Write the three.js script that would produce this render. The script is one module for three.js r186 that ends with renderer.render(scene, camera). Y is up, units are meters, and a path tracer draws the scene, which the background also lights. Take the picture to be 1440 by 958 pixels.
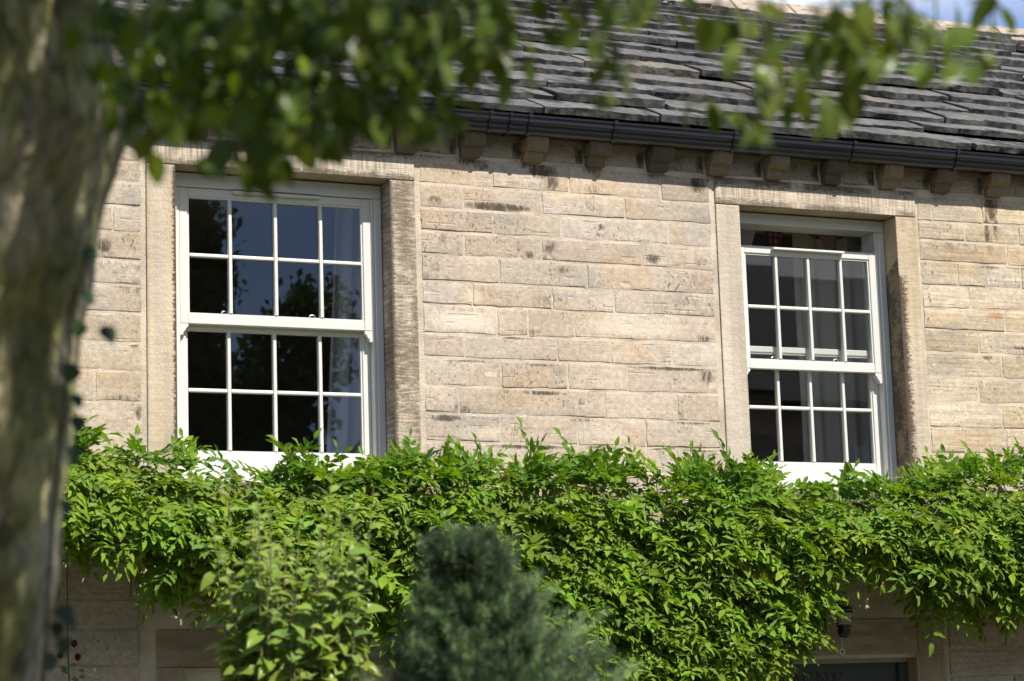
import * as THREE from 'three';
import { mergeGeometries } from 'three/addons/utils/BufferGeometryUtils.js';
import { RoundedBoxGeometry } from 'three/addons/geometries/RoundedBoxGeometry.js';
import { TextGeometry } from 'three/addons/geometries/TextGeometry.js';
import { FontLoader } from 'three/addons/loaders/FontLoader.js';

// ------------------------------------------------------------------ camera, sky, sun, exposure
const scene = new THREE.Scene();
const R = THREE.MathUtils.degToRad;
const camera = new THREE.PerspectiveCamera(16.517, 1440 / 958, 0.1, 400);
camera.position.set(0, 1.65, 12);
camera.rotation.set(R(9.488), R(-24.135), R(-1.858), 'YXZ');
camera.focus = 13.35;
camera.userData.fStop = 3.5;
camera.updateMatrixWorld();

const renderer = new THREE.WebGLRenderer({ antialias: true });
renderer.toneMapping = THREE.LinearToneMapping;
renderer.toneMappingExposure = 1.86;
renderer.shadowMap.enabled = true;

const SUN = new THREE.Vector3(0.41, 1.44, 1).normalize();
const sun = new THREE.DirectionalLight(new THREE.Color(1, 0.965, 0.91), 4.2);
sun.name = 'sun';
sun.position.copy(SUN).multiplyScalar(60).add(new THREE.Vector3(5, 2, 3));
sun.target.position.set(5, 2, 3);
sun.castShadow = true;
Object.assign(sun.shadow.camera, { left: -20, right: 20, top: 20, bottom: -20, near: 1, far: 120 });
sun.shadow.mapSize.set(4096, 4096);
scene.add(sun, sun.target);

// ------------------------------------------------------------------ noise
function hash2(x, y, s) {
  let h = (x | 0) * 374761393 + (y | 0) * 668265263 + s * 1442695041;
  h = Math.imul(h ^ (h >>> 13), 1274126177); h ^= h >>> 16;
  h = Math.imul(h, 2246822519); h ^= h >>> 15;
  return (h >>> 0) / 4294967296;
}
function vnoise(x, y, s) {
  const xi = Math.floor(x), yi = Math.floor(y), fx = x - xi, fy = y - yi;
  const u = fx * fx * (3 - 2 * fx), v = fy * fy * (3 - 2 * fy);
  const a = hash2(xi, yi, s), b = hash2(xi + 1, yi, s), c = hash2(xi, yi + 1, s), d = hash2(xi + 1, yi + 1, s);
  return a + (b - a) * u + (c - a) * v + (a - b - c + d) * u * v;
}
function fbm(x, y, s, o = 4) { let t = 0, a = 0.5; for (let i = 0; i < o; i++) { t += a * vnoise(x, y, s + i * 17); x *= 2.03; y *= 2.03; a *= 0.5; } return t / (1 - Math.pow(0.5, o)); }
function rngOf(seed) { let a = seed >>> 0; return () => { a = (a + 0x6D2B79F5) | 0; let t = Math.imul(a ^ (a >>> 15), 1 | a); t = (t + Math.imul(t ^ (t >>> 7), 61 | t)) ^ t; return ((t ^ (t >>> 14)) >>> 0) / 4294967296; }; }
const sstep = (a, b, x) => { const t = Math.min(1, Math.max(0, (x - a) / (b - a))); return t * t * (3 - 2 * t); };
const lerp = (a, b, t) => a + (b - a) * t;

{ // sky: blue air with broken white cloud, the same all round
  const W = 1024, H = 512, d = new Float32Array(W * H * 4);
  for (let j = 0; j < H; j++) {
    const el = ((j + 0.5) / H - 0.5) * Math.PI;
    for (let i = 0; i < W; i++) {
      const az = ((i + 0.5) / W - 0.5) * 2 * Math.PI, k = (j * W + i) * 4;
      const y = Math.max(Math.sin(el), 0), h = Math.pow(1 - y, 3.2);
      let r = lerp(0.06, 0.3, h), g = lerp(0.14, 0.4, h), b = lerp(0.37, 0.56, h);
      if (el > 0) {
        const px = Math.cos(az) * Math.cos(el) / (y + 0.16), pz = Math.sin(az) * Math.cos(el) / (y + 0.16);
        const n = fbm(px * 1.5 + 3.7, pz * 1.5 + 8.2, 77, 6), c = sstep(0.47, 0.66, n);
        const wt = 0.62 - 0.16 * sstep(0.6, 0.8, n);
        r = lerp(r, wt, c * 0.9); g = lerp(g, wt * 1.01, c * 0.9); b = lerp(b, wt * 1.05, c * 0.9);
      } else { r = 0.2; g = 0.21; b = 0.2; }
      d[k] = r; d[k + 1] = g; d[k + 2] = b; d[k + 3] = 1;
    }
  }
  const t = new THREE.DataTexture(d, W, H, THREE.RGBAFormat, THREE.FloatType);
  t.mapping = THREE.EquirectangularReflectionMapping; t.magFilter = THREE.LinearFilter; t.minFilter = THREE.LinearFilter; t.needsUpdate = true;
  scene.background = t; scene.environment = t;
}

// ------------------------------------------------------------------ helpers
const used = new Map();
function numbered(name) { const n = used.get(name) ?? 0; used.set(name, n + 1); return n ? `${name}_${String(n).padStart(3, '0')}` : name; }
function shade(m) { m.castShadow = true; m.receiveShadow = true; return m; }
function part(name, geo, mat, parent) { const m = shade(new THREE.Mesh(geo, mat)); m.name = name; parent.add(m); return m; }
function thing(name, label, category, group, pos = [0, 0, 0]) {
  const o = new THREE.Group(); o.name = numbered(name); o.position.set(...pos); o.userData = { label, category };
  if (group) o.userData.group = group;
  scene.add(o); return o;
}
function structure(name, geo, mat, label) { const m = shade(new THREE.Mesh(geo, mat)); m.name = numbered(name); m.userData = { kind: 'structure', label, category: name.replace(/_/g, ' ') }; scene.add(m); return m; }
function tex(W, H, f, srgb = true, wrap = THREE.RepeatWrapping) {
  const d = new Uint8Array(W * H * 4), o = [0, 0, 0];
  for (let j = 0; j < H; j++) for (let i = 0; i < W; i++) {
    f(i / W, j / H, o, i, j); const k = (j * W + i) * 4;
    d[k] = Math.max(0, Math.min(255, o[0] * 255)); d[k + 1] = Math.max(0, Math.min(255, o[1] * 255)); d[k + 2] = Math.max(0, Math.min(255, o[2] * 255)); d[k + 3] = 255;
  }
  const t = new THREE.DataTexture(d, W, H, THREE.RGBAFormat); t.wrapS = t.wrapT = wrap; t.magFilter = THREE.LinearFilter; t.minFilter = THREE.LinearMipmapLinearFilter; t.generateMipmaps = true;
  if (srgb) t.colorSpace = THREE.SRGBColorSpace; t.needsUpdate = true; return t;
}
const std = (o) => new THREE.MeshStandardMaterial({ roughness: 0.9, metalness: 0, ...o });
const lin = (r, g, b) => new THREE.Color().setRGB(r, g, b);
function box(x0, x1, y0, y1, z0, z1, bev = 0) {
  const w = x1 - x0, h = y1 - y0, d = z1 - z0;
  const g = bev > 0 ? new RoundedBoxGeometry(w, h, d, 2, Math.min(bev, w / 2.1, h / 2.1, d / 2.1)) : new THREE.BoxGeometry(w, h, d);
  g.translate((x0 + x1) / 2, (y0 + y1) / 2, (z0 + z1) / 2); return g;
}
function tube(points, radii, sides = 6, segs = 0) { // tapered tube through points
  const n = segs || Math.max(6, points.length * 4), c = new THREE.CatmullRomCurve3(points.map((p) => p.isVector3 ? p : new THREE.Vector3(...p)));
  const fr = c.computeFrenetFrames(n, false), pos = [], idx = [], uv = [];
  for (let i = 0; i <= n; i++) {
    const t = i / n, p = c.getPointAt(t), q = t * (radii.length - 1), k = Math.min(radii.length - 2, Math.floor(q)), r = radii.length === 1 ? radii[0] : lerp(radii[k], radii[k + 1], q - k);
    for (let j = 0; j <= sides; j++) {
      const a = (j / sides) * Math.PI * 2, v = new THREE.Vector3().addScaledVector(fr.normals[i], Math.cos(a) * r).addScaledVector(fr.binormals[i], Math.sin(a) * r).add(p);
      pos.push(v.x, v.y, v.z); uv.push(j / sides * 0.3, t * 2);
      if (i < n && j < sides) { const A = i * (sides + 1) + j, B = A + sides + 1; idx.push(A, A + 1, B, B, A + 1, B + 1); }
    }
  }
  const g = new THREE.BufferGeometry(); g.setAttribute('position', new THREE.Float32BufferAttribute(pos, 3)); g.setAttribute('uv', new THREE.Float32BufferAttribute(uv, 2)); g.setIndex(idx); g.computeVertexNormals(); return g;
}
function planar(g, x0, x1, y0, y1) { // u, v over the front face; on side faces u runs from the window frame (0) to the front arris (1)
  const p = g.attributes.position, n = g.attributes.normal, uv = new Float32Array(p.count * 2);
  for (let i = 0; i < p.count; i++) { uv[i * 2] = Math.abs(n.getX(i)) > 0.8 ? Math.max(0, (p.getZ(i) + 0.13) / 0.138) : (p.getX(i) - x0) / (x1 - x0); uv[i * 2 + 1] = (p.getY(i) - y0) / (y1 - y0); }
  g.setAttribute('uv', new THREE.BufferAttribute(uv, 2)); return g;
}
const q4 = new THREE.Quaternion(), V = (x, y, z) => new THREE.Vector3(x, y, z);

// ------------------------------------------------------------------ stone materials
const TX0 = 2.4, TY0 = 1.7, TW = 7.0, TH = 3.5;
// marks seen on the wall, in metres: x, y, half width, half height, strength, kind (0 soot streaks, 1 pale bare stone, 2 iron brown)
const marks = [
  [5.6, 4.85, 0.1, 0.05, 1, 0], [5.66, 4.79, 0.05, 0.06, 0.8, 0], [5.95, 4.86, 0.05, 0.03, 0.6, 0], [6.62, 4.84, 0.06, 0.06, 0.9, 0], [5.22, 4.86, 0.07, 0.04, 0.6, 0], [4.9, 4.9, 0.12, 0.03, 0.7, 0],
  [5.3, 4.62, 0.2, 0.025, 0.95, 0], [5.42, 4.62, 0.1, 0.02, 0.9, 0], [4.93, 4.63, 0.05, 0.03, 0.7, 0], [6.3, 4.37, 0.05, 0.03, 1, 0], [5.97, 4.54, 0.025, 0.02, 0.7, 0], [6.62, 4.37, 0.05, 0.04, 0.5, 0],
  [5.45, 4.4, 0.08, 0.03, 0.5, 2], [5.5, 4.35, 0.03, 0.03, 0.7, 0], [4.97, 4.4, 0.03, 0.05, 0.5, 0], [5.63, 4.4, 0.06, 0.05, 0.55, 0], [5.7, 4.27, 0.05, 0.03, 0.6, 0],
  [5.05, 3.95, 0.2, 0.06, 0.8, 1], [5.15, 4.09, 0.06, 0.05, 0.7, 1], [6.15, 3.96, 0.35, 0.065, 0.85, 1], [6.61, 3.9, 0.06, 0.03, 0.7, 0], [5.49, 3.9, 0.08, 0.02, 0.6, 0], [5.4, 3.865, 0.12, 0.012, 0.9, 0],
  [6.3, 4.17, 0.35, 0.012, 0.5, 2], [6.6, 4.24, 0.1, 0.05, 0.45, 2], [6.4, 3.72, 0.28, 0.014, 1, 0], [6.62, 3.68, 0.06, 0.05, 0.7, 0], [6.18, 3.73, 0.12, 0.012, 0.7, 0], [5.1, 3.72, 0.16, 0.01, 0.7, 0], [5.55, 3.71, 0.12, 0.01, 0.6, 0],
  [5.62, 3.7, 0.07, 0.02, 0.5, 2], [5.55, 3.55, 0.12, 0.015, 0.9, 0], [5.05, 3.45, 0.05, 0.04, 0.6, 0], [4.95, 3.39, 0.12, 0.02, 0.9, 0], [4.95, 3.2, 0.05, 0.07, 0.6, 0], [5.45, 3.24, 0.25, 0.014, 1, 0], [5.95, 3.25, 0.14, 0.014, 1, 0],
  [6.55, 3.245, 0.14, 0.016, 1, 0], [6.3, 3.25, 0.12, 0.012, 0.9, 0], [6.5, 3.4, 0.15, 0.012, 0.8, 0], [5.8, 3.4, 0.12, 0.01, 0.6, 0], [5.2, 3.32, 0.2, 0.04, 0.5, 1], [6.0, 3.33, 0.12, 0.05, 0.5, 1],
  [8.72, 4.84, 0.05, 0.1, 1, 0], [8.68, 4.68, 0.02, 0.12, 0.8, 0], [8.75, 4.7, 0.02, 0.1, 0.7, 0], [8.7, 4.58, 0.03, 0.08, 0.5, 0], [8.7, 4.13, 0.08, 0.03, 0.8, 2], [8.62, 3.86, 0.04, 0.015, 0.8, 0], [8.9, 3.93, 0.15, 0.01, 0.8, 0],
  [8.35, 4.0, 0.06, 0.05, 0.3, 2], [8.9, 4.45, 0.12, 0.015, 0.6, 0], [8.68, 4.44, 0.08, 0.012, 0.7, 0], [3.05, 4.67, 0.1, 0.03, 0.6, 0], [3.02, 4.27, 0.05, 0.04, 0.8, 0], [3.1, 4.2, 0.12, 0.012, 0.8, 0], [3.13, 4.05, 0.08, 0.012, 0.7, 0],
  [3.15, 4.05, 0.08, 0.02, 0.4, 2], [3.14, 3.91, 0.07, 0.012, 0.8, 0], [3.18, 3.74, 0.03, 0.02, 0.7, 0], [3.12, 3.45, 0.12, 0.025, 0.5, 0], [3.2, 3.38, 0.025, 0.05, 0.7, 0], [6.75, 4.86, 0.06, 0.04, 0.8, 0], [4.72, 4.87, 0.08, 0.04, 0.9, 0],
];
function stain(x, y) { // soot, pale, brown amounts with grain of their own
  let s = 0, p = 0, b = 0;
  for (const m of marks) {
    const dx = (x - m[0]) / (m[2] * 1.25), dy = (y - m[1]) / (m[3] * 1.25), d = dx * dx + dy * dy;
    if (d < 1) { const e = (1 - d) * m[4]; if (m[5] === 0) s = Math.max(s, e); else if (m[5] === 1) p = Math.max(p, e); else b = Math.max(b, e); }
  }
  return [s, p, b];
}
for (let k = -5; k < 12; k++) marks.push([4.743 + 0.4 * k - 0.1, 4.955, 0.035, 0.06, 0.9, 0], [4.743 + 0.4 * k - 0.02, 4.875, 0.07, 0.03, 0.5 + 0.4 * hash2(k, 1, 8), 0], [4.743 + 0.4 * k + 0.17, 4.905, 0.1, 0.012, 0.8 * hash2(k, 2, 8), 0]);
const stoneMap = tex(2048, 1024, (u, v, o) => {
  const x = TX0 + u * TW, y = TY0 + v * TH;
  const lam = sstep(7.9, 8.3, x);                                   // finely bedded stone beyond the second window
  let l = 0.88 + 0.14 * (fbm(x * 2.3, y * 3.1, 3, 3) - 0.5) + 0.16 * (fbm(x * 55, y * 55, 9, 2) - 0.5) + 0.14 * (hash2(u * 2048, v * 1024, 5) - 0.5);
  l += lerp(0.06, 0.17, lam) * (fbm(x * 4, y * 85, 21, 2) - 0.5);
  const ochre = sstep(0.52, 0.75, fbm(x * 3.1 + 7, y * 4.2, 31, 3)), grey = sstep(0.55, 0.78, fbm(x * 2.4, y * 5 + 9, 41, 3));
  let r = l, g = l * (0.985 - 0.03 * ochre), b = l * (0.98 - 0.07 * ochre);
  r *= 1 - 0.07 * grey; g *= 1 - 0.05 * grey; b *= 1 - 0.02 * grey;
  const pit = sstep(0.78, 0.88, vnoise(x * 120, y * 75, 51)) * sstep(0.5, 0.72, fbm(x * 5, y * 6, 61, 2)); // small dark pits
  const k0 = 1 - 0.3 * pit; r *= k0; g *= k0; b *= k0;
  const [s, p, br] = stain(x, y), grain = vnoise(x * 190, y * 60, 71) * 0.55 + vnoise(x * 60, y * 40, 72) * 0.45;
  const soot = Math.max(sstep(0.12, 0.95, s * (0.45 + 0.7 * vnoise(x * 150, y * 30, 73) + 0.4 * vnoise(x * 45, y * 30, 74)) * (0.45 + grain)) * 0.78, 0.35 * sstep(0.66, 0.85, fbm(x * 3.4, y * 9, 81, 4)) * sstep(0.4, 0.65, grain));
  r = lerp(r, 0.3, soot); g = lerp(g, 0.28, soot); b = lerp(b, 0.25, soot);
  const pale = sstep(0.15, 0.7, p + (grain - 0.5) * 0.5) * 0.75; r = lerp(r, 1.0, pale); g = lerp(g, 1.0, pale); b = lerp(b, 1.0, pale);
  const br2 = sstep(0.2, 0.8, br + (grain - 0.5) * 0.5) * 0.55; r = lerp(r, 0.75, br2); g = lerp(g, 0.55, br2); b = lerp(b, 0.38, br2);
  o[0] = r; o[1] = g; o[2] = b;
});
const stoneBump = tex(2048, 1024, (u, v, o) => {
  const x = TX0 + u * TW, y = TY0 + v * TH, lam = sstep(7.9, 8.3, x);
  let h = 0.5 + 0.3 * (fbm(x * 38, y * 42, 101, 3) - 0.5) + 0.25 * (fbm(x * 10, y * 14, 103, 3) - 0.5) + lerp(0.12, 0.45, lam) * (fbm(x * 3.5, y * 80, 105, 2) - 0.5) + 0.2 * (hash2(u * 2048, v * 1024, 7) - 0.5);
  h -= 0.25 * sstep(0.8, 0.9, vnoise(x * 105, y * 60, 51));
  h -= 0.5 * sstep(0.9, 0.94, vnoise(x * 8, y * 60, 131));        // a few short cracks along the bed
  o[0] = o[1] = o[2] = h;
}, false);
const stoneMat = std({ map: stoneMap, bumpMap: stoneBump, bumpScale: 0.0042, vertexColors: true, roughness: 0.95 });
const mortarTex = tex(512, 512, (u, v, o) => { const l = 0.86 + 0.25 * (fbm(u * 8, v * 8, 201, 3) - 0.5) + 0.2 * (hash2(u * 512, v * 512, 3) - 0.5); o[0] = l; o[1] = l * 0.97; o[2] = l * 0.92; });
mortarTex.repeat.set(1.1, 1.1);
const mortarMat = std({ map: mortarTex, bumpMap: stoneBump, bumpScale: 0.004, color: lin(0.74, 0.66, 0.55) });

// dressed stone for surrounds: sawn or tooled face with soot along one arris
function dressed(seed, o) {
  return tex(256, o.h ?? 1024, (u, v, c) => {
    const X = u * o.w, Y = v * o.l, t = o.tool ?? 0.1;
    let l = 0.88 + 0.16 * (fbm(X * 9, Y * 3, seed, 3) - 0.5) + 0.14 * (hash2(u * 256, v * 1024, seed) - 0.5);
    l += t * (vnoise(X * (o.vert ? 170 : 20), Y * (o.vert ? 12 : 170), seed + 2) - 0.5) * 1.6;
    l += 0.1 * (vnoise(X * (o.vert ? 12 : 40), Y * (o.vert ? 60 : 1.2), seed + 5) - 0.5);
    let r = l, g = l * 0.985, b = l * 0.96;
    const och = (o.ochre ?? 0) * sstep(0.4, 0.7, fbm(X * 14, Y * 1.5, seed + 9, 3)); g *= 1 - 0.06 * och; b *= 1 - 0.22 * och;
    let d = 0;
    const grain = vnoise(X * 230, Y * 190, seed + 11) * 0.5 + vnoise(X * 40, Y * 150, seed + 12) * 0.5;
    for (const [at, width, y0, y1, k] of o.stains ?? []) { // at: place across (0..1), width, from, to (metres along), strength
      const e = (1 - Math.abs(u - at) / width) * sstep(y0 - 0.06, y0 + 0.04, Y) * (1 - sstep(y1 - 0.04, y1 + 0.06, Y));
      d = Math.max(d, k * sstep(0.2, 0.75, e + (grain - 0.5) * 0.9));
    }
    for (const [y, width, k] of o.bands ?? []) { const e = 1 - Math.abs(v - y) / width; d = Math.max(d, k * sstep(0.25, 0.8, e + (grain - 0.5) * 1.1) * sstep(0.25, 0.6, fbm(X * 5, 3, seed + 15, 3) + 0.15)); }
    if (o.dirt) d = Math.max(d, o.dirt * sstep(0.35, 0.7, fbm(X * 12, Y * 4, seed + 19, 4) * 0.6 + grain * 0.45));
    r = lerp(r, 0.3, d); g = lerp(g, 0.265, d); b = lerp(b, 0.225, d);
    c[0] = r; c[1] = g; c[2] = b;
  }, true, THREE.ClampToEdgeWrapping);
}
const toolBump = tex(512, 512, (u, v, o) => { const h = 0.5 + 0.5 * (vnoise(u * 26, v * 120, 301) - 0.5) + 0.4 * (fbm(u * 60, v * 60, 303, 3) - 0.5); o[0] = o[1] = o[2] = h; }, false);
const dressedMat = (seed, color, o) => std({ map: dressed(seed, o), bumpMap: toolBump, bumpScale: 0.003, color: lin(...color) });

// ------------------------------------------------------------------ stone blocks
function block(c, proud, seed, col, back = -0.03, soft = 0.003) { // c: four corners [x,y] bottom-left, bottom-right, top-right, top-left
  const [a, b, cc, d] = c, w = b[0] - a[0], h = d[1] - a[1], nx = Math.max(3, Math.min(12, Math.round(w / 0.055))), ny = 4;
  const us = [0, soft / w], vs = [0, soft / h];
  for (let i = 1; i < nx; i++) us.push(i / nx); us.push(1 - soft / w, 1);
  for (let i = 1; i < ny; i++) vs.push(i / ny); vs.push(1 - soft / h, 1);
  const pos = [], uv = [], colr = [], idx = [], X = us.length, Y = vs.length;
  const put = (x, y, z) => { pos.push(x, y, z); uv.push((x - TX0) / TW, (y - TY0) / TH); colr.push(...col); };
  for (let j = 0; j < Y; j++) for (let i = 0; i < X; i++) {
    const u = us[i], v = vs[j], bx = lerp(a[0], b[0], u), by = lerp(lerp(a[1], b[1], u), lerp(d[1], cc[1], u), v);
    const edge = i === 0 || j === 0 || i === X - 1 || j === Y - 1;
    const jx = (i === 0 || i === X - 1) ? (hash2(j, i, seed) - 0.5) * 0.009 : 0, jy = (j === 0 || j === Y - 1) ? (vnoise(i * 0.8, j, seed + 3) - 0.5) * 0.013 : 0;
    const z = proud + 0.006 * (fbm(bx * 9, by * 11, seed, 2) - 0.5) - (edge ? soft * 0.75 : 0);
    put(bx + jx, by + jy, z);
  }
  for (let j = 0; j < Y - 1; j++) for (let i = 0; i < X - 1; i++) { const A = j * X + i, B = A + 1, C = A + X, D = C + 1; idx.push(A, B, D, A, D, C); }
  // returns to the back
  const rim = [];
  for (let i = 0; i < X; i++) rim.push(i); for (let j = 1; j < Y; j++) rim.push(j * X + X - 1); for (let i = X - 2; i >= 0; i--) rim.push((Y - 1) * X + i); for (let j = Y - 2; j > 0; j--) rim.push(j * X);
  const base = pos.length / 3;
  for (const k of rim) put(pos[k * 3], pos[k * 3 + 1], pos[k * 3 + 2]);
  for (const k of rim) put(pos[k * 3], pos[k * 3 + 1], back);
  const n = rim.length;
  for (let k = 0; k < n; k++) { const k2 = (k + 1) % n, A = base + k, B = base + k2, C = A + n, D = B + n; idx.push(A, C, B, B, C, D); }
  const g = new THREE.BufferGeometry(); g.setAttribute('position', new THREE.Float32BufferAttribute(pos, 3)); g.setAttribute('uv', new THREE.Float32BufferAttribute(uv, 2)); g.setAttribute('color', new THREE.Float32BufferAttribute(colr, 3)); g.setIndex(idx); g.computeVertexNormals(); return g;
}
function stoneColour(r, x) {
  const k = r(), yel = sstep(7.9, 8.3, x) * 0.6 + (1 - sstep(3.0, 3.4, x)) * 0.25;
  const c = k < 0.5 ? [0.61, 0.512, 0.388] : k < 0.75 ? [0.6, 0.497, 0.362] : k < 0.9 ? [0.635, 0.548, 0.43] : [0.58, 0.483, 0.368], f = 0.95 + 0.09 * r();
  return [c[0] * f * (1 + 0.02 * yel), c[1] * f * (1 - 0.01 * yel), c[2] * f * (1 - 0.16 * yel)];
}

const house = thing('stone_house', 'two-storey sandstone house with stone slate roof and white sash windows', 'house');
// wall core with openings (its face shows as the mortar)
{
  const s = new THREE.Shape([[-1.6, 0], [13.2, 0], [13.2, 5.06], [-1.6, 5.06]].map((p) => new THREE.Vector2(...p)));
  const hole = (x0, x1, y0, y1) => s.holes.push(new THREE.Path([[x0, y0], [x0, y1], [x1, y1], [x1, y0]].map((p) => new THREE.Vector2(...p))));
  hole(3.32, 4.74, 2.99, 4.85); hole(6.8, 8.08, 2.99, 4.85); hole(3.34, 4.76, 0.86, 2.15); hole(6.86, 8.1, 0.01, 2.02);
  const g = new THREE.ExtrudeGeometry(s, { depth: 0.36, bevelEnabled: false }); g.translate(0, 0, -0.362);
  var wall = part('wall', g, mortarMat, house);
}
const courses = [
[[4.84,5.284,5.773,6.373,6.697],4.901,4.886,4.731,4.728],
[[4.84,5.099,5.593,6.13,6.697],4.731,4.728,4.59,4.602],
[[4.84,5.282,5.712,6.409,6.697],4.59,4.602,4.458,4.457],
[[4.84,5.098,5.583,6.229,6.697],4.458,4.457,4.324,4.318],
[[4.84,5.311,5.865,6.697],4.324,4.318,4.172,4.171],
[[4.84,5.142,5.638,6.035,6.287,6.697],4.172,4.171,4.039,4.033],
[[4.84,5.29,5.482,5.773,6.697],4.039,4.033,3.871,3.881],
[[4.84,5.084,5.659,6.0,6.399,6.697],3.871,3.881,3.734,3.733],
[[4.84,5.305,5.72,6.103,6.697],3.734,3.733,3.573,3.574],
[[4.84,5.039,5.486,5.95,6.421,6.697],3.573,3.574,3.423,3.409],
[[4.84,5.291,5.769,6.206,6.697],3.423,3.409,3.257,3.255],
[[4.84,5.462,5.903,6.406,6.697],3.257,3.255,3.104,3.105],
[[8.172,8.28,8.653,9.211,9.77,10.235],4.87,4.899,4.711,4.725],
[[8.172,8.514,8.925,9.348,9.779,10.093,10.409],4.711,4.725,4.593,4.593],
[[8.172,8.822,9.331,9.706,10.145],4.593,4.593,4.456,4.46],
[[8.172,8.439,8.65,8.921,9.509,10.079,10.504],4.456,4.46,4.307,4.313],
[[8.172,8.516,9.032,9.352,9.83,10.217],4.307,4.313,4.161,4.174],
[[8.172,8.776,9.097,9.614,10.193,10.566],4.161,4.174,4.031,4.029],
[[8.172,8.566,9.145,9.451,9.977,10.278],4.031,4.029,3.884,3.887],
[[8.172,8.731,9.171,9.536,9.94,10.498],3.884,3.887,3.73,3.733],
[[8.172,8.542,8.889,9.413,9.856,10.412],3.73,3.733,3.577,3.575],
[[8.172,8.706,9.108,9.664,10.126,10.588],3.577,3.575,3.414,3.417],
[[8.172,8.418,8.723,9.322,9.649,10.219],3.414,3.417,3.259,3.256],
[[8.172,8.637,9.064,9.664,10.142,10.519],3.259,3.256,3.109,3.113],
[[1.368,1.739,2.187,2.706,3.222],4.873,4.873,4.738,4.738],
[[1.221,1.777,2.197,2.7,3.222],4.738,4.738,4.622,4.622],
[[1.221,1.717,2.245,2.667,3.222],4.622,4.622,4.489,4.489],
[[1.364,1.922,2.454,3.071,3.222],4.489,4.489,4.348,4.348],
[[1.292,1.745,2.222,2.651,3.222],4.348,4.348,4.196,4.196],
[[1.2,1.657,2.092,2.392,2.82,3.222],4.196,4.196,4.062,4.062],
[[1.245,1.605,2.222,2.626,3.222],4.062,4.062,3.91,3.91],
[[1.2,1.544,2.119,2.442,2.872,3.222],3.91,3.91,3.748,3.748],
[[1.436,1.913,2.371,2.753,3.222],3.748,3.748,3.599,3.599],
[[1.2,1.519,1.82,2.138,2.581,2.971,3.222],3.599,3.599,3.436,3.436],
[[1.225,1.738,2.184,2.637,3.222],3.436,3.436,3.262,3.262],
[[1.342,1.832,2.26,2.814,3.222],3.262,3.262,3.114,3.114]];

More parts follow.
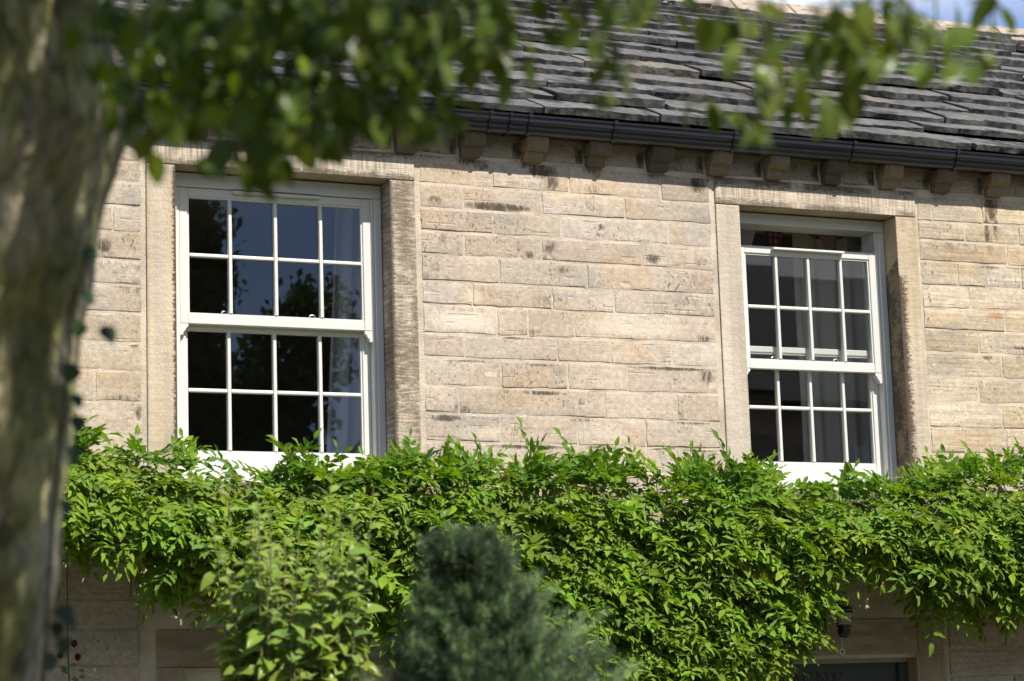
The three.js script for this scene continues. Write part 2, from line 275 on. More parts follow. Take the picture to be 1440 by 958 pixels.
{
  const r = rngOf(11), far = [];
  const add = (c, x, seed) => { const g = block(c, -0.0005 + 0.0035 * r(), seed, stoneColour(r, x)); if (c[0][0] > 10 || c[1][0] < 1.9) far.push(g); else part('stone', g, stoneMat, wall); };
  courses.forEach(([xs, tl, tr, bl, br], n) => {
    const x0 = xs[0], x1 = n < 12 ? xs[xs.length - 1] : n < 24 ? 9.1 : xs[xs.length - 1];
    const yT = (x) => lerp(tl, tr, Math.min(1.2, (x - x0) / (x1 - x0))), yB = (x) => lerp(bl, br, Math.min(1.2, (x - x0) / (x1 - x0)));
    for (let i = 0; i + 1 < xs.length; i++) {
      if (xs[i + 1] - xs[i] < 0.05) continue;
      const a = xs[i] + (i ? 0.0065 : 0), b = xs[i + 1] - (i + 2 < xs.length ? 0.0065 : 0), m = 0.006 + 0.0045 * r();
      add([[a, yB(a) + m], [b, yB(b) + m], [b, yT(b) - m], [a, yT(a) - m]], (a + b) / 2, n * 40 + i);
    }
  });
  // ground-floor courses, taller
  const beds = [3.1, 2.96, 2.79, 2.6, 2.4, 2.243, 2.056, 1.9, 1.72, 1.55, 1.36, 1.18, 0.98, 0.8, 0.6, 0.4, 0.2, 0.0], skip = [[3.2, 4.86, 0.7, 2.3], [6.73, 8.2, -1, 2.27], [3.2, 4.87, 2.9, 4], [6.68, 8.19, 2.9, 4]];
  for (let k = 0; k + 1 < beds.length; k++) {
    const yt = beds[k] - 0.006, yb = beds[k + 1] + 0.006, segs = [[1.2, 10.6]];
    for (const [a, b, c, d] of skip) if (yt > c && yb < d) for (let i = segs.length - 1; i >= 0; i--) { const [p, q] = segs[i]; if (a < q && b > p) segs.splice(i, 1, ...[[p, a], [b, q]].filter(([s, e]) => e - s > 0.08)); }
    for (const [p, q] of segs) {
      let x = p;
      const seams = k === 5 ? [3.248] : k === 4 ? [3.125] : k === 6 ? [2.967] : [];
      while (x < q - 0.001) {
        let e = x + 0.36 + 0.42 * r(); for (const s of seams) if (x < s - 0.1 && e > s - 0.2) e = s; if (q - e < 0.25) e = q;
        const g = block([[x + 0.005, yb], [e - 0.005, yb], [e - 0.005, yt], [x + 0.005, yt]], 0.004 + 0.008 * r(), 900 + k * 37 + Math.round(x * 10), stoneColour(r, 5));
        if (yt < 1.75 || x > 9.4 || e < 2.2 || (yb > 2.4 && yt < 2.97)) far.push(g); else part('stone', g, stoneMat, wall);
        x = e;
      }
    }
  }
  // plain stones between the eaves brackets
  for (let k = -9; k < 15; k++) {
    const a = 4.743 + 0.4 * k + 0.078, b = a + 0.4 - 0.156;
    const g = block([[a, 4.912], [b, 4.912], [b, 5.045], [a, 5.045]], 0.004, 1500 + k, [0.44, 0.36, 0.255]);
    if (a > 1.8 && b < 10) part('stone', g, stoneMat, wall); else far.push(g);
  }
  // the courses run on to both ends of the house
  const ys = [...courses.slice(24).map((c) => [c[1], c[3]]), ...beds.slice(0, -1).map((b, k) => [b, beds[k + 1]])];
  ys.forEach(([yt, yb], k) => { for (const [p, q] of [[-1.59, 1.2], [10.6, 13.19]]) { let x = p; while (x < q - 0.001) { let e = x + 0.36 + 0.4 * r(); if (q - e < 0.25) e = q; far.push(block([[x + 0.006, yb + 0.007], [e - 0.006, yb + 0.007], [e - 0.006, yt - 0.007], [x + 0.006, yt - 0.007]], 0.0025 * r(), 2000 + k * 31 + Math.round(x * 9), stoneColour(r, p < 0 ? 3 : 9))); x = e; } } });
  const rest = part('stonework', mergeGeometries(far), stoneMat, wall); rest.userData.kind = 'stuff';
}
// side and back walls, floor between storeys, ceiling: the house is closed
const plaster = std({ color: lin(0.3, 0.3, 0.29) }), boards = std({ color: lin(0.2, 0.14, 0.09), roughness: 0.7 });
part('side_wall', box(-1.6, -1.25, 0, 5.06, -5.3, -0.363), mortarMat, house);
part('side_wall', box(12.85, 13.2, 0, 5.06, -5.3, -0.363), mortarMat, house);
part('back_wall', box(-1.6, 13.2, 0, 5.06, -5.65, -5.301), mortarMat, house);
part('ceiling', box(-1.24, 12.84, 4.9, 4.96, -5.3, -0.364), plaster, house);
part('upper_floor', box(-1.24, 12.84, 2.6, 2.75, -5.3, -0.364), boards, house);
part('partition', box(-1.24, 12.84, 2.751, 4.899, -3.6, -3.5), plaster, house);
part('partition', box(5.6, 5.7, 2.751, 4.899, -3.499, -0.364), plaster, house);
part('partition', box(-1.24, 12.84, 0.01, 2.599, -3.6, -3.5), plaster, house);

// ------------------------------------------------------------------ windows
const paint = std({ color: lin(0.62, 0.605, 0.545), roughness: 0.45 });
const glass = new THREE.MeshPhysicalMaterial({ color: lin(0.93, 0.95, 0.94), roughness: 0.0, transmission: 1, thickness: 0, ior: 1.95 });
const steel = std({ color: lin(0.6, 0.6, 0.6), roughness: 0.35, metalness: 0.9 });
function sash(win, x0, x1, yTop, yBot, zf, bars, topRail, botRail, mid) {
  const st = 0.046, d = 0.042, zb = zf - d, b = 0.004;
  part('stile', box(x0, x0 + st, yBot, yTop, zb, zf, b), paint, win);
  part('stile', box(x1 - st, x1, yBot, yTop, zb, zf, b), paint, win);
  part('rail', box(x0 + st, x1 - st, yTop - topRail, yTop, zb, zf - 0.001, b), paint, win);
  part('rail', box(x0 + st, x1 - st, yBot, yBot + botRail, zb, zf - 0.001, b), paint, win);
  // moulding step round the glass
  const gx0 = x0 + st, gx1 = x1 - st, gy0 = yBot + botRail, gy1 = yTop - topRail, m = 0.01;
  part('glazing_moulding', mergeGeometries([box(gx0, gx0 + m, gy0, gy1, zb + 0.004, zf - 0.008), box(gx1 - m, gx1, gy0, gy1, zb + 0.004, zf - 0.008), box(gx0 + m, gx1 - m, gy1 - m, gy1, zb + 0.004, zf - 0.008), box(gx0 + m, gx1 - m, gy0, gy0 + m, zb + 0.004, zf - 0.008)]), paint, win);
  const xs = [gx0 + m, ...bars, gx1 - m], ys = [gy0 + m, mid, gy1 - m], h = 0.0105;
  for (const x of bars) part('glazing_bar', box(x - h, x + h, gy0 + m, gy1 - m, zb + 0.006, zf - 0.002, 0.006), paint, win);
  for (let i = 0; i + 1 < xs.length; i++) part('glazing_bar', box(xs[i] + (i ? h : 0), xs[i + 1] - (i + 2 < xs.length ? h : 0), mid - h, mid + h, zb + 0.006, zf - 0.004, 0.006), paint, win);
  for (let i = 0; i + 1 < xs.length; i++) for (let j = 0; j < 2; j++) {
    const p = new THREE.PlaneGeometry(xs[i + 1] - xs[i], ys[j + 1] - ys[j]); p.rotateY((hash2(i, j, Math.round(x0 * 100 + zf * 1000)) - 0.5) * 0.006); p.rotateX((hash2(j, i, Math.round(x1 * 77)) - 0.5) * 0.006);
    p.translate((xs[i] + xs[i + 1]) / 2, (ys[j] + ys[j + 1]) / 2, zf - 0.024); part('pane', p, glass, win);
  }
}
function horn(win, x, side, y, zf) {
  const s = new THREE.Shape(); s.moveTo(0, 0); s.lineTo(0.046, 0); s.lineTo(0.046, -0.016); s.bezierCurveTo(0.03, -0.018, 0.034, -0.04, 0.02, -0.044); s.lineTo(0.016, -0.062); s.lineTo(0, -0.062); s.closePath();
  const g = new THREE.ExtrudeGeometry(s, { depth: 0.04, bevelEnabled: false, curveSegments: 5 }); if (side < 0) g.scale(-1, 1, 1); if (side < 0) { const i = g.index; const p = g.attributes.position; if (!i) { for (let k = 0; k < p.count; k += 3) for (const a of ['position', 'normal', 'uv']) { const A = g.attributes[a], n = A.itemSize; for (let c = 0; c < n; c++) { const t = A.array[(k + 1) * n + c]; A.array[(k + 1) * n + c] = A.array[(k + 2) * n + c]; A.array[(k + 2) * n + c] = t; } } } g.computeVertexNormals(); }
  g.translate(x, y, zf - 0.041); part('horn', g, paint, win);
}
function windowOf(o) {
  const win = new THREE.Group(); win.name = 'window'; win.userData = { label: o.label }; house.add(win);
  const { x0, x1, y1 } = o, y0 = 3.045, zf = -0.13;
  // stone surround
  part('lintel', planar(box(x0 - 0.163, x1 + 0.152, y1, 4.893, -0.34, 0.009, 0.006), x0 - 0.163, x1 + 0.152, y1, 4.893), o.lintel, win);
  part('jamb', planar(box(x0 - 0.163, x0, y0 - 0.03, y1 - 0.003, -0.34, 0.008, 0.006), x0 - 0.163, x0, y0 - 0.03, y1), o.jambA, win);
  part('jamb', planar(box(x1, x1 + 0.152, y0 - 0.03, y1 - 0.003, -0.34, 0.008, 0.006), x1, x1 + 0.152, y0 - 0.03, y1), o.jambB, win);
  part('stone_sill', box(x0 - 0.19, x1 + 0.18, 2.93, y0 - 0.031, -0.34, 0.075, 0.008), o.sill, win);
  // timber box frame
  const hd = 4.655;
  part('frame_head', box(x0 + 0.002, x1 - 0.002, hd, y1 - 0.008, -0.3, zf, 0.004), paint, win);
  for (const [a, b] of [[x0 + 0.002, x0 + 0.044], [x1 - 0.044, x1 - 0.002]]) part('frame_jamb', box(a, b, y0 + 0.036, hd - 0.001, -0.3, zf - 0.001, 0.004), paint, win);
  for (const [a, b] of [[x0 + 0.0445, x0 + 0.062], [x1 - 0.062, x1 - 0.0445]]) part('stop_bead', box(a, b, y0 + 0.036, hd - 0.001, -0.3, zf - 0.014, 0.004), paint, win);
  part('timber_sill', box(x0 + 0.002, x1 - 0.002, y0 - 0.03, y0 + 0.035, -0.3, zf + 0.035, 0.006), paint, win);
  const sx0 = x0 + 0.063, sx1 = x1 - 0.063, drop = o.drop, zs = zf - 0.018;
  sash(win, sx0, sx1, hd - 0.002 - drop, 3.896 - drop, zs, o.bars, 0.046, 0.052, 4.278 - drop);
  sash(win, sx0, sx1, 3.912, 3.085, zs - 0.046, o.bars, 0.036, 0.115, 3.539);
  horn(win, sx0 + 0.0, 1, 3.895 - drop, zs); horn(win, sx1 - 0.0, -1, 3.895 - drop, zs);
  const vm = (x0 + x1) / 2;
  part('trickle_vent', box(vm - 0.255, vm + 0.25, hd - 0.024 - drop, hd - 0.01 - drop, zs, zs + 0.03, 0.003), paint, win);
  for (const x of [o.bars[0] - 0.02, o.bars[2] - 0.04]) { const g = tube([[x - 0.02, 3.957 - drop, zs - 0.05], [x - 0.018, 3.975 - drop, zs - 0.05], [x + 0.01, 3.978 - drop, zs - 0.05], [x + 0.016, 3.962 - drop, zs - 0.05]], [0.004], 5, 10); part('catch', g, steel, win); }
  return win;
}
const sillMat = dressedMat(441, [0.42, 0.34, 0.25], { w: 1.5, l: 0.15, h: 256, tool: 0.1, dirt: 0.5 });
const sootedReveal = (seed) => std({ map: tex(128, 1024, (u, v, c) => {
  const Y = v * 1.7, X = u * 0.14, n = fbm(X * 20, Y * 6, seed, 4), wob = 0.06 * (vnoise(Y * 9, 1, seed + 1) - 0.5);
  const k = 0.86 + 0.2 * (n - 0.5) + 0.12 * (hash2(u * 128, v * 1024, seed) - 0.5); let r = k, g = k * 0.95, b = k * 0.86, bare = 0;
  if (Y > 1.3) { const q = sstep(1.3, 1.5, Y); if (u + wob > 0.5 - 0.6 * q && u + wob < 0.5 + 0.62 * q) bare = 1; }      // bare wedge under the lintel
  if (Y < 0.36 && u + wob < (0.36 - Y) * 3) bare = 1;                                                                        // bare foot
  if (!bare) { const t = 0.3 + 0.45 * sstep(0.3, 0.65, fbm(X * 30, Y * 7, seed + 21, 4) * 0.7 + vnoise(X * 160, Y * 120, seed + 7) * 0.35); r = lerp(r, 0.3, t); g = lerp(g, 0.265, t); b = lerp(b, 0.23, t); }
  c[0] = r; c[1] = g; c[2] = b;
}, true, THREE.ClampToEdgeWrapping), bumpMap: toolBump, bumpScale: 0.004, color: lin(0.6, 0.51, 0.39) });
const plainStone = std({ map: mortarTex, color: lin(0.48, 0.4, 0.3), bumpMap: toolBump, bumpScale: 0.003 });
const six = (face, minus, plus) => [plus ?? plainStone, minus ?? plainStone, plainStone, plainStone, face, plainStone];
windowOf({
  label: 'white sash window with both sashes shut and a pale curtain behind', x0: 3.415, x1: 4.652, y1: 4.738, drop: 0, bars: [3.767, 4.029, 4.294], sill: sillMat,
  lintel: six(dressedMat(401, [0.63, 0.54, 0.42], { w: 1.5, l: 0.16, h: 256, tool: 0.22, vert: true, bands: [[0.05, 0.25, 0.55], [1, 0.35, 0.5]] })),
  jambA: ((m) => six(m, null, m))(dressedMat(411, [0.63, 0.53, 0.4], { w: 0.16, l: 1.7, tool: 0.06, ochre: 0.3, stains: [[1, 0.2, 0.0, 1.7, 0.85]] })),
  jambB: ((m) => six(m, m))(dressedMat(421, [0.56, 0.47, 0.36], { w: 0.15, l: 1.7, tool: 0.22, dirt: 0.45, stains: [[0, 0.2, 0, 1.7, 0.6]] })),
});
windowOf({
  label: 'white sash window with its upper sash slid down below an open gap', x0: 6.897, x1: 8.0, y1: 4.73, drop: 0.13, bars: [7.225, 7.452, 7.685], sill: sillMat,
  lintel: six(dressedMat(431, [0.63, 0.53, 0.41], { w: 1.45, l: 0.16, h: 256, tool: 0.2, vert: true, bands: [[0.05, 0.3, 0.5], [0.95, 0.4, 0.6]] })),
  jambA: six(dressedMat(451, [0.66, 0.57, 0.46], { w: 0.16, l: 1.7, tool: 0.05, stains: [[1, 0.07, 0.0, 1.0, 0.25]] })),
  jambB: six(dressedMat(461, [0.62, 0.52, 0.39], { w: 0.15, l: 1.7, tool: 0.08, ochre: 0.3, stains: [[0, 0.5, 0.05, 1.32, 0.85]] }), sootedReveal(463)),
});
{ // ground-floor window: only the head of its cream frame shows under the leaves
  const win = new THREE.Group(); win.name = 'window'; win.userData = { label: 'cream framed ground-floor window below the leaves' }; house.add(win);
  const cream = std({ color: lin(0.62, 0.58, 0.42), roughness: 0.5 });
  part('lintel', box(3.29, 4.8, 2.045, 2.24, -0.34, 0.006, 0.006), plainStone, win);
  part('jamb', box(3.29, 3.45, 0.88, 2.043, -0.34, 0.006, 0.006), plainStone, win); part('jamb', box(4.65, 4.8, 0.88, 2.043, -0.34, 0.006, 0.006), plainStone, win);
  part('stone_sill', box(3.25, 4.84, 0.75, 0.879, -0.34, 0.06, 0.008), plainStone, win);
  part('frame_head', box(3.452, 4.648, 1.94, 2.042, -0.2, -0.09, 0.004), cream, win);
  part('frame_jamb', box(3.452, 3.52, 0.95, 1.939, -0.2, -0.09, 0.004), cream, win); part('frame_jamb', box(4.58, 4.648, 0.95, 1.939, -0.2, -0.09, 0.004), cream, win);
  part('timber_sill', box(3.452, 4.648, 0.882, 0.949, -0.2, -0.07, 0.004), cream, win);
  for (const x of [3.79, 4.05, 4.31]) part('glazing_bar', box(x - 0.011, x + 0.011, 0.95, 1.939, -0.15, -0.11, 0.004), cream, win);
  for (let i = 0; i < 4; i++) { const p = new THREE.PlaneGeometry(0.26, 0.985); p.translate(3.655 + 0.262 * i, 1.445, -0.13); part('pane', p, glass, win); }
}

// ------------------------------------------------------------------ front door with a lettered fanlight
const font = await new FontLoader().loadAsync('fonts/droid/droid_serif_regular.typeface.json');
{
  const door = new THREE.Group(); door.name = 'door'; door.userData = { label: 'dark front door under a fanlight lettered NINE' }; house.add(door);
  const dark = std({ color: lin(0.05, 0.06, 0.055), roughness: 0.45 }), edge = std({ color: lin(0.3, 0.31, 0.24), roughness: 0.6 });
  part('lintel', box(6.84, 7.98, 2.04, 2.253, -0.34, 0.007, 0.006), plainStone, door);
  part('jamb', box(6.8, 6.98, 0, 2.037, -0.34, 0.006, 0.006), plainStone, door); part('jamb', box(7.965, 8.165, 0, 2.037, -0.34, 0.006, 0.006), plainStone, door);
  part('stone', box(7.985, 8.165, 2.041, 2.25, -0.03, 0.006, 0.005), plainStone, door);
  part('frame_head', box(6.982, 7.963, 1.995, 2.036, -0.2, -0.09, 0.004), edge, door);
  part('frame_jamb', box(6.982, 7.04, 0.02, 1.994, -0.2, -0.09, 0.004), dark, door); part('frame_jamb', box(7.9, 7.963, 0.02, 1.994, -0.2, -0.09, 0.004), dark, door);
  part('fanlight', box(7.041, 7.899, 1.72, 1.994, -0.16, -0.12, 0.002), std({ color: lin(0.055, 0.065, 0.06), roughness: 0.2 }), door);
  part('transom', box(7.041, 7.899, 1.66, 1.719, -0.19, -0.1, 0.004), dark, door);
  part('leaf', box(7.041, 7.899, 0.03, 1.659, -0.18, -0.13, 0.004), dark, door);
  const tg = new TextGeometry('NINE', { font, size: 0.082, depth: 0.003, curveSegments: 4 }); tg.computeBoundingBox();
  tg.scale(1.25, 1, 1); tg.translate(7.163, 1.862, -0.1195); part('lettering', tg, std({ color: lin(0.012, 0.012, 0.012), roughness: 0.5 }), door);
}

// ------------------------------------------------------------------ eaves: stone brackets, gutter
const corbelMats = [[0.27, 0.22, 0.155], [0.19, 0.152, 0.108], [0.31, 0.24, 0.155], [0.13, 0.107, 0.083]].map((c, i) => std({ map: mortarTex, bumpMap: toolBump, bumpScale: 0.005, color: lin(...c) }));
for (let k = -8; k < 14; k++) {
  const x = 4.743 + 0.4 * k + (hash2(k, 1, 5) - 0.5) * 0.02, w = 0.066 + 0.008 * hash2(k, 2, 5);
  // side profiles (z, y): a deep upper block on a smaller, set-back lower one
  const up = new THREE.Shape([[-0.05, 4.956], [0.07, 4.956], [0.088, 4.964], [0.1, 4.98], [0.106, 5.0], [0.107, 5.022], [-0.05, 5.022]].map((p) => new THREE.Vector2(...p)));
  const lo = new THREE.Shape([[-0.05, 4.9], [0.034, 4.9], [0.042, 4.908], [0.047, 4.93], [0.056, 4.95], [-0.05, 4.95]].map((p) => new THREE.Vector2(...p)));
  const tiers = [[up, w, 0], [lo, w * (0.78 + 0.1 * hash2(k, 6, 5)), -0.004]].map(([sh, hw, dx]) => { const t = new THREE.ExtrudeGeometry(sh, { depth: hw * 2 - 0.014, bevelEnabled: true, bevelSize: 0.006, bevelThickness: 0.007, bevelSegments: 2 }); t.rotateY(-Math.PI / 2); t.translate(hw - 0.007 + dx, 0, 0); return t; });
  const g = mergeGeometries(tiers), gp = g.attributes.position;
  for (let q = 0; q < gp.count; q++) { const X = gp.getX(q), Y = gp.getY(q), Z = gp.getZ(q); gp.setXYZ(q, X + 0.008 * (vnoise(Y * 60, Z * 60 + k * 7, 811) - 0.5), Y + 0.006 * (vnoise(X * 50 + k * 9, Z * 60, 812) - 0.5), Z + 0.01 * (vnoise(X * 50 + k * 5, Y * 60, 813) - 0.5)); }
  g.computeVertexNormals(); g.rotateZ((hash2(k, 7, 5) - 0.5) * 0.05 * 0); g.translate(x, (hash2(k, 3, 5) - 0.5) * 0.006, 0);
  part('corbel', g, corbelMats[Math.floor(hash2(k, 4, 9) * 4) % 4], house);
}
part('eaves_course', box(-1.6, 13.2, 5.047, 5.08, -0.35, 0.03, 0.004), plainStone, house);
const gutterMat = std({ color: lin(0.011, 0.012, 0.014), roughness: 0.32 });
const gutter = (() => {
  const out = [[0.045, 5.13], [0.045, 5.04], [0.058, 5.028], [0.128, 5.026], [0.15, 5.036], [0.159, 5.052], [0.162, 5.07], [0.165, 5.077], [0.174, 5.082], [0.178, 5.09], [0.179, 5.113], [0.187, 5.117], [0.188, 5.129]];
  const inn = [[0.181, 5.129], [0.173, 5.12], [0.172, 5.093], [0.158, 5.082], [0.153, 5.055], [0.146, 5.042], [0.127, 5.033], [0.06, 5.035], [0.051, 5.045], [0.051, 5.13]];
  const s = new THREE.Shape([...out, ...inn].map((p) => new THREE.Vector2(...p)));
  const g = new THREE.ExtrudeGeometry(s, { depth: 14.9, bevelEnabled: false }); g.rotateY(-Math.PI / 2); g.translate(13.25, 0, 0);
  return part('gutter', g, gutterMat, house);
})();
for (const [x, w] of [[2.4, 0.02], [3.24, 0.02], [4.32, 0.02], [5.213, 0.02], [5.335, 0.012], [5.457, 0.02], [6.0, 0.022], [6.795, 0.022], [7.625, 0.022], [8.375, 0.022], [9.15, 0.022], [9.95, 0.022]]) {
  const o = [[0.041, 5.135], [0.041, 5.037], [0.055, 5.022], [0.13, 5.02], [0.154, 5.031], [0.165, 5.05], [0.168, 5.067], [0.178, 5.077], [0.184, 5.087], [0.185, 5.109], [0.194, 5.114], [0.195, 5.135], [0.167, 5.135], [0.167, 5.131], [0.1885, 5.1295]];
  const i2 = [[0.1875, 5.1165], [0.1785, 5.1125], [0.1775, 5.0905], [0.1735, 5.0825], [0.1645, 5.0775], [0.1615, 5.0705], [0.1585, 5.0525], [0.1495, 5.0365], [0.1275, 5.0265], [0.0575, 5.0285], [0.0445, 5.0405], [0.0445, 5.135]];
  const g = new THREE.ExtrudeGeometry(new THREE.Shape([...o, ...i2].map((p) => new THREE.Vector2(...p))), { depth: w, bevelEnabled: false });
  g.rotateY(-Math.PI / 2); g.translate(x + w / 2, 0, 0); part('gutter_bracket', g, gutterMat, gutter);
}

// ------------------------------------------------------------------ roof of stone slates
const slateMap = tex(1024, 1024, (u, v, o) => {
  const x = u * 4, y = v * 4;
  let l = 0.72 + 0.3 * (fbm(x * 3, y * 3, 501, 4) - 0.5) + 0.22 * (fbm(x * 40, y * 40, 503, 2) - 0.5) + 0.14 * (hash2(u * 1024, v * 1024, 5) - 0.5), r = l, g = l * 0.985, b = l * 0.965;
  const pale = sstep(0.66, 0.74, fbm(x * 13, y * 13, 511, 3)) * 0.3; r = lerp(r, 1, pale); g = lerp(g, 1, pale); b = lerp(b, 0.94, pale);
  const or = sstep(0.79, 0.84, fbm(x * 16 + 5, y * 16, 521, 3)) * 0.7; r = lerp(r, 0.95, or); g = lerp(g, 0.66, or); b = lerp(b, 0.25, or);
  const dk = sstep(0.6, 0.75, fbm(x * 7, y * 5 + 3, 531, 3)) * 0.45; r *= 1 - dk; g *= 1 - dk; b *= 1 - dk;
  o[0] = r; o[1] = g; o[2] = b;
});
const slateBump = tex(1024, 1024, (u, v, o) => { const h = 0.5 + 0.6 * (fbm(u * 30, v * 30, 541, 4) - 0.5) + 0.4 * (fbm(u * 110, v * 110, 543, 2) - 0.5); o[0] = o[1] = o[2] = h; }, false);
const slateMats = [[0.19, 0.187, 0.175], [0.165, 0.163, 0.158], [0.205, 0.197, 0.18], [0.255, 0.23, 0.185]].map((c) => std({ map: slateMap, bumpMap: slateBump, bumpScale: 0.014, color: lin(...c), roughness: 0.9 }));
function slate(w, len, t, seed) { // x across, y up the slope, z off the roof; origin at the middle of the lower edge
  const n = 20, pos = [], uv = [], idx = [], ou = hash2(seed, 1, 3) * 3, ov = hash2(seed, 2, 3) * 3;
  const push = (x, y, z) => { pos.push(x, y, z); uv.push((x + ou) / 4, (y + z + ov) / 4); return pos.length / 3 - 1; };
  const low = [], mid = [], bot = [], top = [];
  for (let i = 0; i <= n; i++) {
    const u = i / n, x = (u - 0.5) * w, e = (fbm(u * w * 4, 0.5, seed, 2) - 0.4) * 0.022 + (vnoise(u * w * 40, 2, seed + 5) - 0.5) * 0.016 + (hash2(i, seed, 8) - 0.5) * 0.01 + 0.03 * sstep(0.8, 0.9, vnoise(u * w * 6, 9, seed + 6)) + (i === 0 || i === n ? 0.012 * hash2(i, seed, 4) : 0), tt = t * (0.78 + 0.22 * vnoise(u * w * 5, 3, seed) + 0.2 * vnoise(u * w * 45, 4, seed));
    low.push([x, e, tt * 0.92]); bot.push([x, e + 0.012 * (vnoise(u * w * 14, 7, seed) - 0.3), 0]); mid.push([x, e + 0.035, tt]); top.push([x, len, t * 0.9]);
  }
  const strip = (A, B) => { const a = A.map((p) => push(...p)), b = B.map((p) => push(...p)); for (let i = 0; i < n; i++) idx.push(a[i], a[i + 1], b[i + 1], a[i], b[i + 1], b[i]); };
  strip(bot, low); strip(low, mid); strip(mid, top);
  for (const s of [0, n]) { const a = push(...bot[s]), b = push(...low[s]), c = push(...mid[s]), d = push(...top[s]), e = push(top[s][0], len, 0); if (s) idx.push(a, e, d, a, d, c, a, c, b); else idx.push(a, d, e, a, c, d, a, b, c); }
  const g = new THREE.BufferGeometry(); g.setAttribute('position', new THREE.Float32BufferAttribute(pos, 3)); g.setAttribute('uv', new THREE.Float32BufferAttribute(uv, 2)); g.setIndex(idx); g.computeVertexNormals(); return g;
}
const PITCH = R(32), EZ = 0.14, EY = 5.085, SLOPE = 3.4;
{
  const deck = box(-1.75, 13.4, 0, SLOPE, -0.04, 0); deck.applyMatrix4(new THREE.Matrix4().makeRotationX(PITCH - Math.PI / 2).setPosition(0, EY - 0.012, EZ - 0.05));
  const roof = part('roof', deck, std({ color: lin(0.08, 0.07, 0.06) }), house);
  const back = box(-1.75, 13.4, 0, SLOPE, -0.04, 0); back.applyMatrix4(new THREE.Matrix4().makeRotationX(-(PITCH - Math.PI / 2)).setPosition(0, EY - 0.012, -5.77)); back.rotateZ(0);
  part('rear_roof_slope', back, slateMats[1], house);
  const r = rngOf(23), edges = [0, 0.26, 0.53, 0.84, 1.09, 1.37, 1.67, 1.9, 2.15, 2.4, 2.62, 2.83, 3.02, 3.19], rest = [];
  const tilt = new THREE.Matrix4(), M = new THREE.Matrix4();
  edges.forEach((s, row) => {
    const gauge = (edges[row + 1] ?? 3.38) - s, len = Math.min(gauge * 1.95, 3.42 - s);
    let x = -1.7 + 0.5 * r();
    while (x < 13.3) {
      const w = lerp(0.62, 0.48, row / 13) + lerp(0.62, 0.5, row / 13) * r(), t = 0.036 + 0.02 * r(), c = x + w / 2;
      const g = slate(w - 0.006 - 0.014 * r(), len, t, Math.round(r() * 1e5));
      const lift = 2 * 0.034 + (r() < 0.16 ? 0.018 : 0) + 0.006 * r(), a = Math.atan2(lift, len);
      M.makeTranslation(c, s + (row ? (r() - 0.5) * 0.07 : 0.012 * r()), lift);
      tilt.makeRotationX(-a).premultiply(new THREE.Matrix4().makeRotationZ((r() - 0.5) * 0.03)).premultiply(new THREE.Matrix4().makeRotationY((r() - 0.5) * 0.025));
      g.applyMatrix4(tilt); g.applyMatrix4(M);
      g.applyMatrix4(new THREE.Matrix4().makeRotationX(PITCH - Math.PI / 2).setPosition(0, EY, EZ));
      const k = r(), mat = slateMats[k < 0.5 ? 0 : k < 0.78 ? 1 : k < 0.95 ? 2 : 3];
      if (c > 2.6 && c < 5.2 + 1.35 * Math.min(5, row) + 0 && c < 11.5 && !(c < 4.3 && row > 6)) part('slate', g, mat, roof); else rest.push(g);
      x += w;
    }
  });
  const m = part('slates', mergeGeometries(rest), slateMats[0], roof); m.userData.kind = 'stuff';
  // ridge of sandstone
  const ry = EY + Math.sin(PITCH) * 3.38, rz = EZ - Math.cos(PITCH) * 3.38, ridgeMat = std({ map: stoneMap, bumpMap: slateBump, bumpScale: 0.01, color: lin(0.46, 0.38, 0.28) });
  for (let k = 0, x = -1.7; x < 13.3; k++) {
    const w = 0.5 + 0.2 * r(), s = new THREE.Shape([[-0.2, -0.1], [-0.165, -0.115], [0, -0.03], [0.165, -0.115], [0.2, -0.1], [0.03, 0.05], [0, 0.06], [-0.03, 0.05]].map((p) => new THREE.Vector2(...p)));
    const g = new THREE.ExtrudeGeometry(s, { depth: w - 0.025, bevelEnabled: true, bevelSize: 0.008, bevelThickness: 0.008, bevelSegments: 1 }); g.rotateY(Math.PI / 2); g.rotateX((r() - 0.5) * 0.04); g.translate(x, ry + 0.075 + 0.012 * r(), rz); part('ridge_stone', g, ridgeMat, roof); x += w;
  }
}
// gable triangles
for (const x of [-1.6, 12.85]) {
  const s = new THREE.Shape([[-0.2, 5.061], [-5.5, 5.061], [-2.8, 6.72]].map((p) => new THREE.Vector2(...p)));
  const g = new THREE.ExtrudeGeometry(s, { depth: 0.35, bevelEnabled: false }); g.rotateY(-Math.PI / 2); g.translate(x + 0.35, 0, 0); part('gable', g, mortarMat, house);
}

// ------------------------------------------------------------------ things in the rooms
function curtain(x0, x1, y0, y1, z, seed, gather = 0) {
  const n = 60, pos = [], idx = [], m = 14;
  for (let j = 0; j <= m; j++) for (let i = 0; i <= n; i++) {
    const u = i / n, v = j / m, gx = gather * Math.sin(v * Math.PI) * 0; const w = lerp(x1 - (x1 - x0) * (1 - gather * (1 - v) * 0.45), x0, 0);
    const xl = x0 + (x1 - x0) * gather * v * 0.5;
    pos.push(lerp(xl, x1, u) + gx + 0 * w, lerp(y0, y1, v), z + 0.028 * Math.sin(u * 38 + 1.6 * vnoise(u * 6, v * 1.5, seed)) + 0.02 * (vnoise(u * 5, v * 2, seed + 2) - 0.5));
    if (i < n && j < m) { const A = j * (n + 1) + i, B = A + n + 1; idx.push(A, A + 1, B + 1, A, B + 1, B); }
  }
  const g = new THREE.BufferGeometry(); g.setAttribute('position', new THREE.Float32BufferAttribute(pos, 3)); g.setIndex(idx); g.computeVertexNormals(); return g;
}
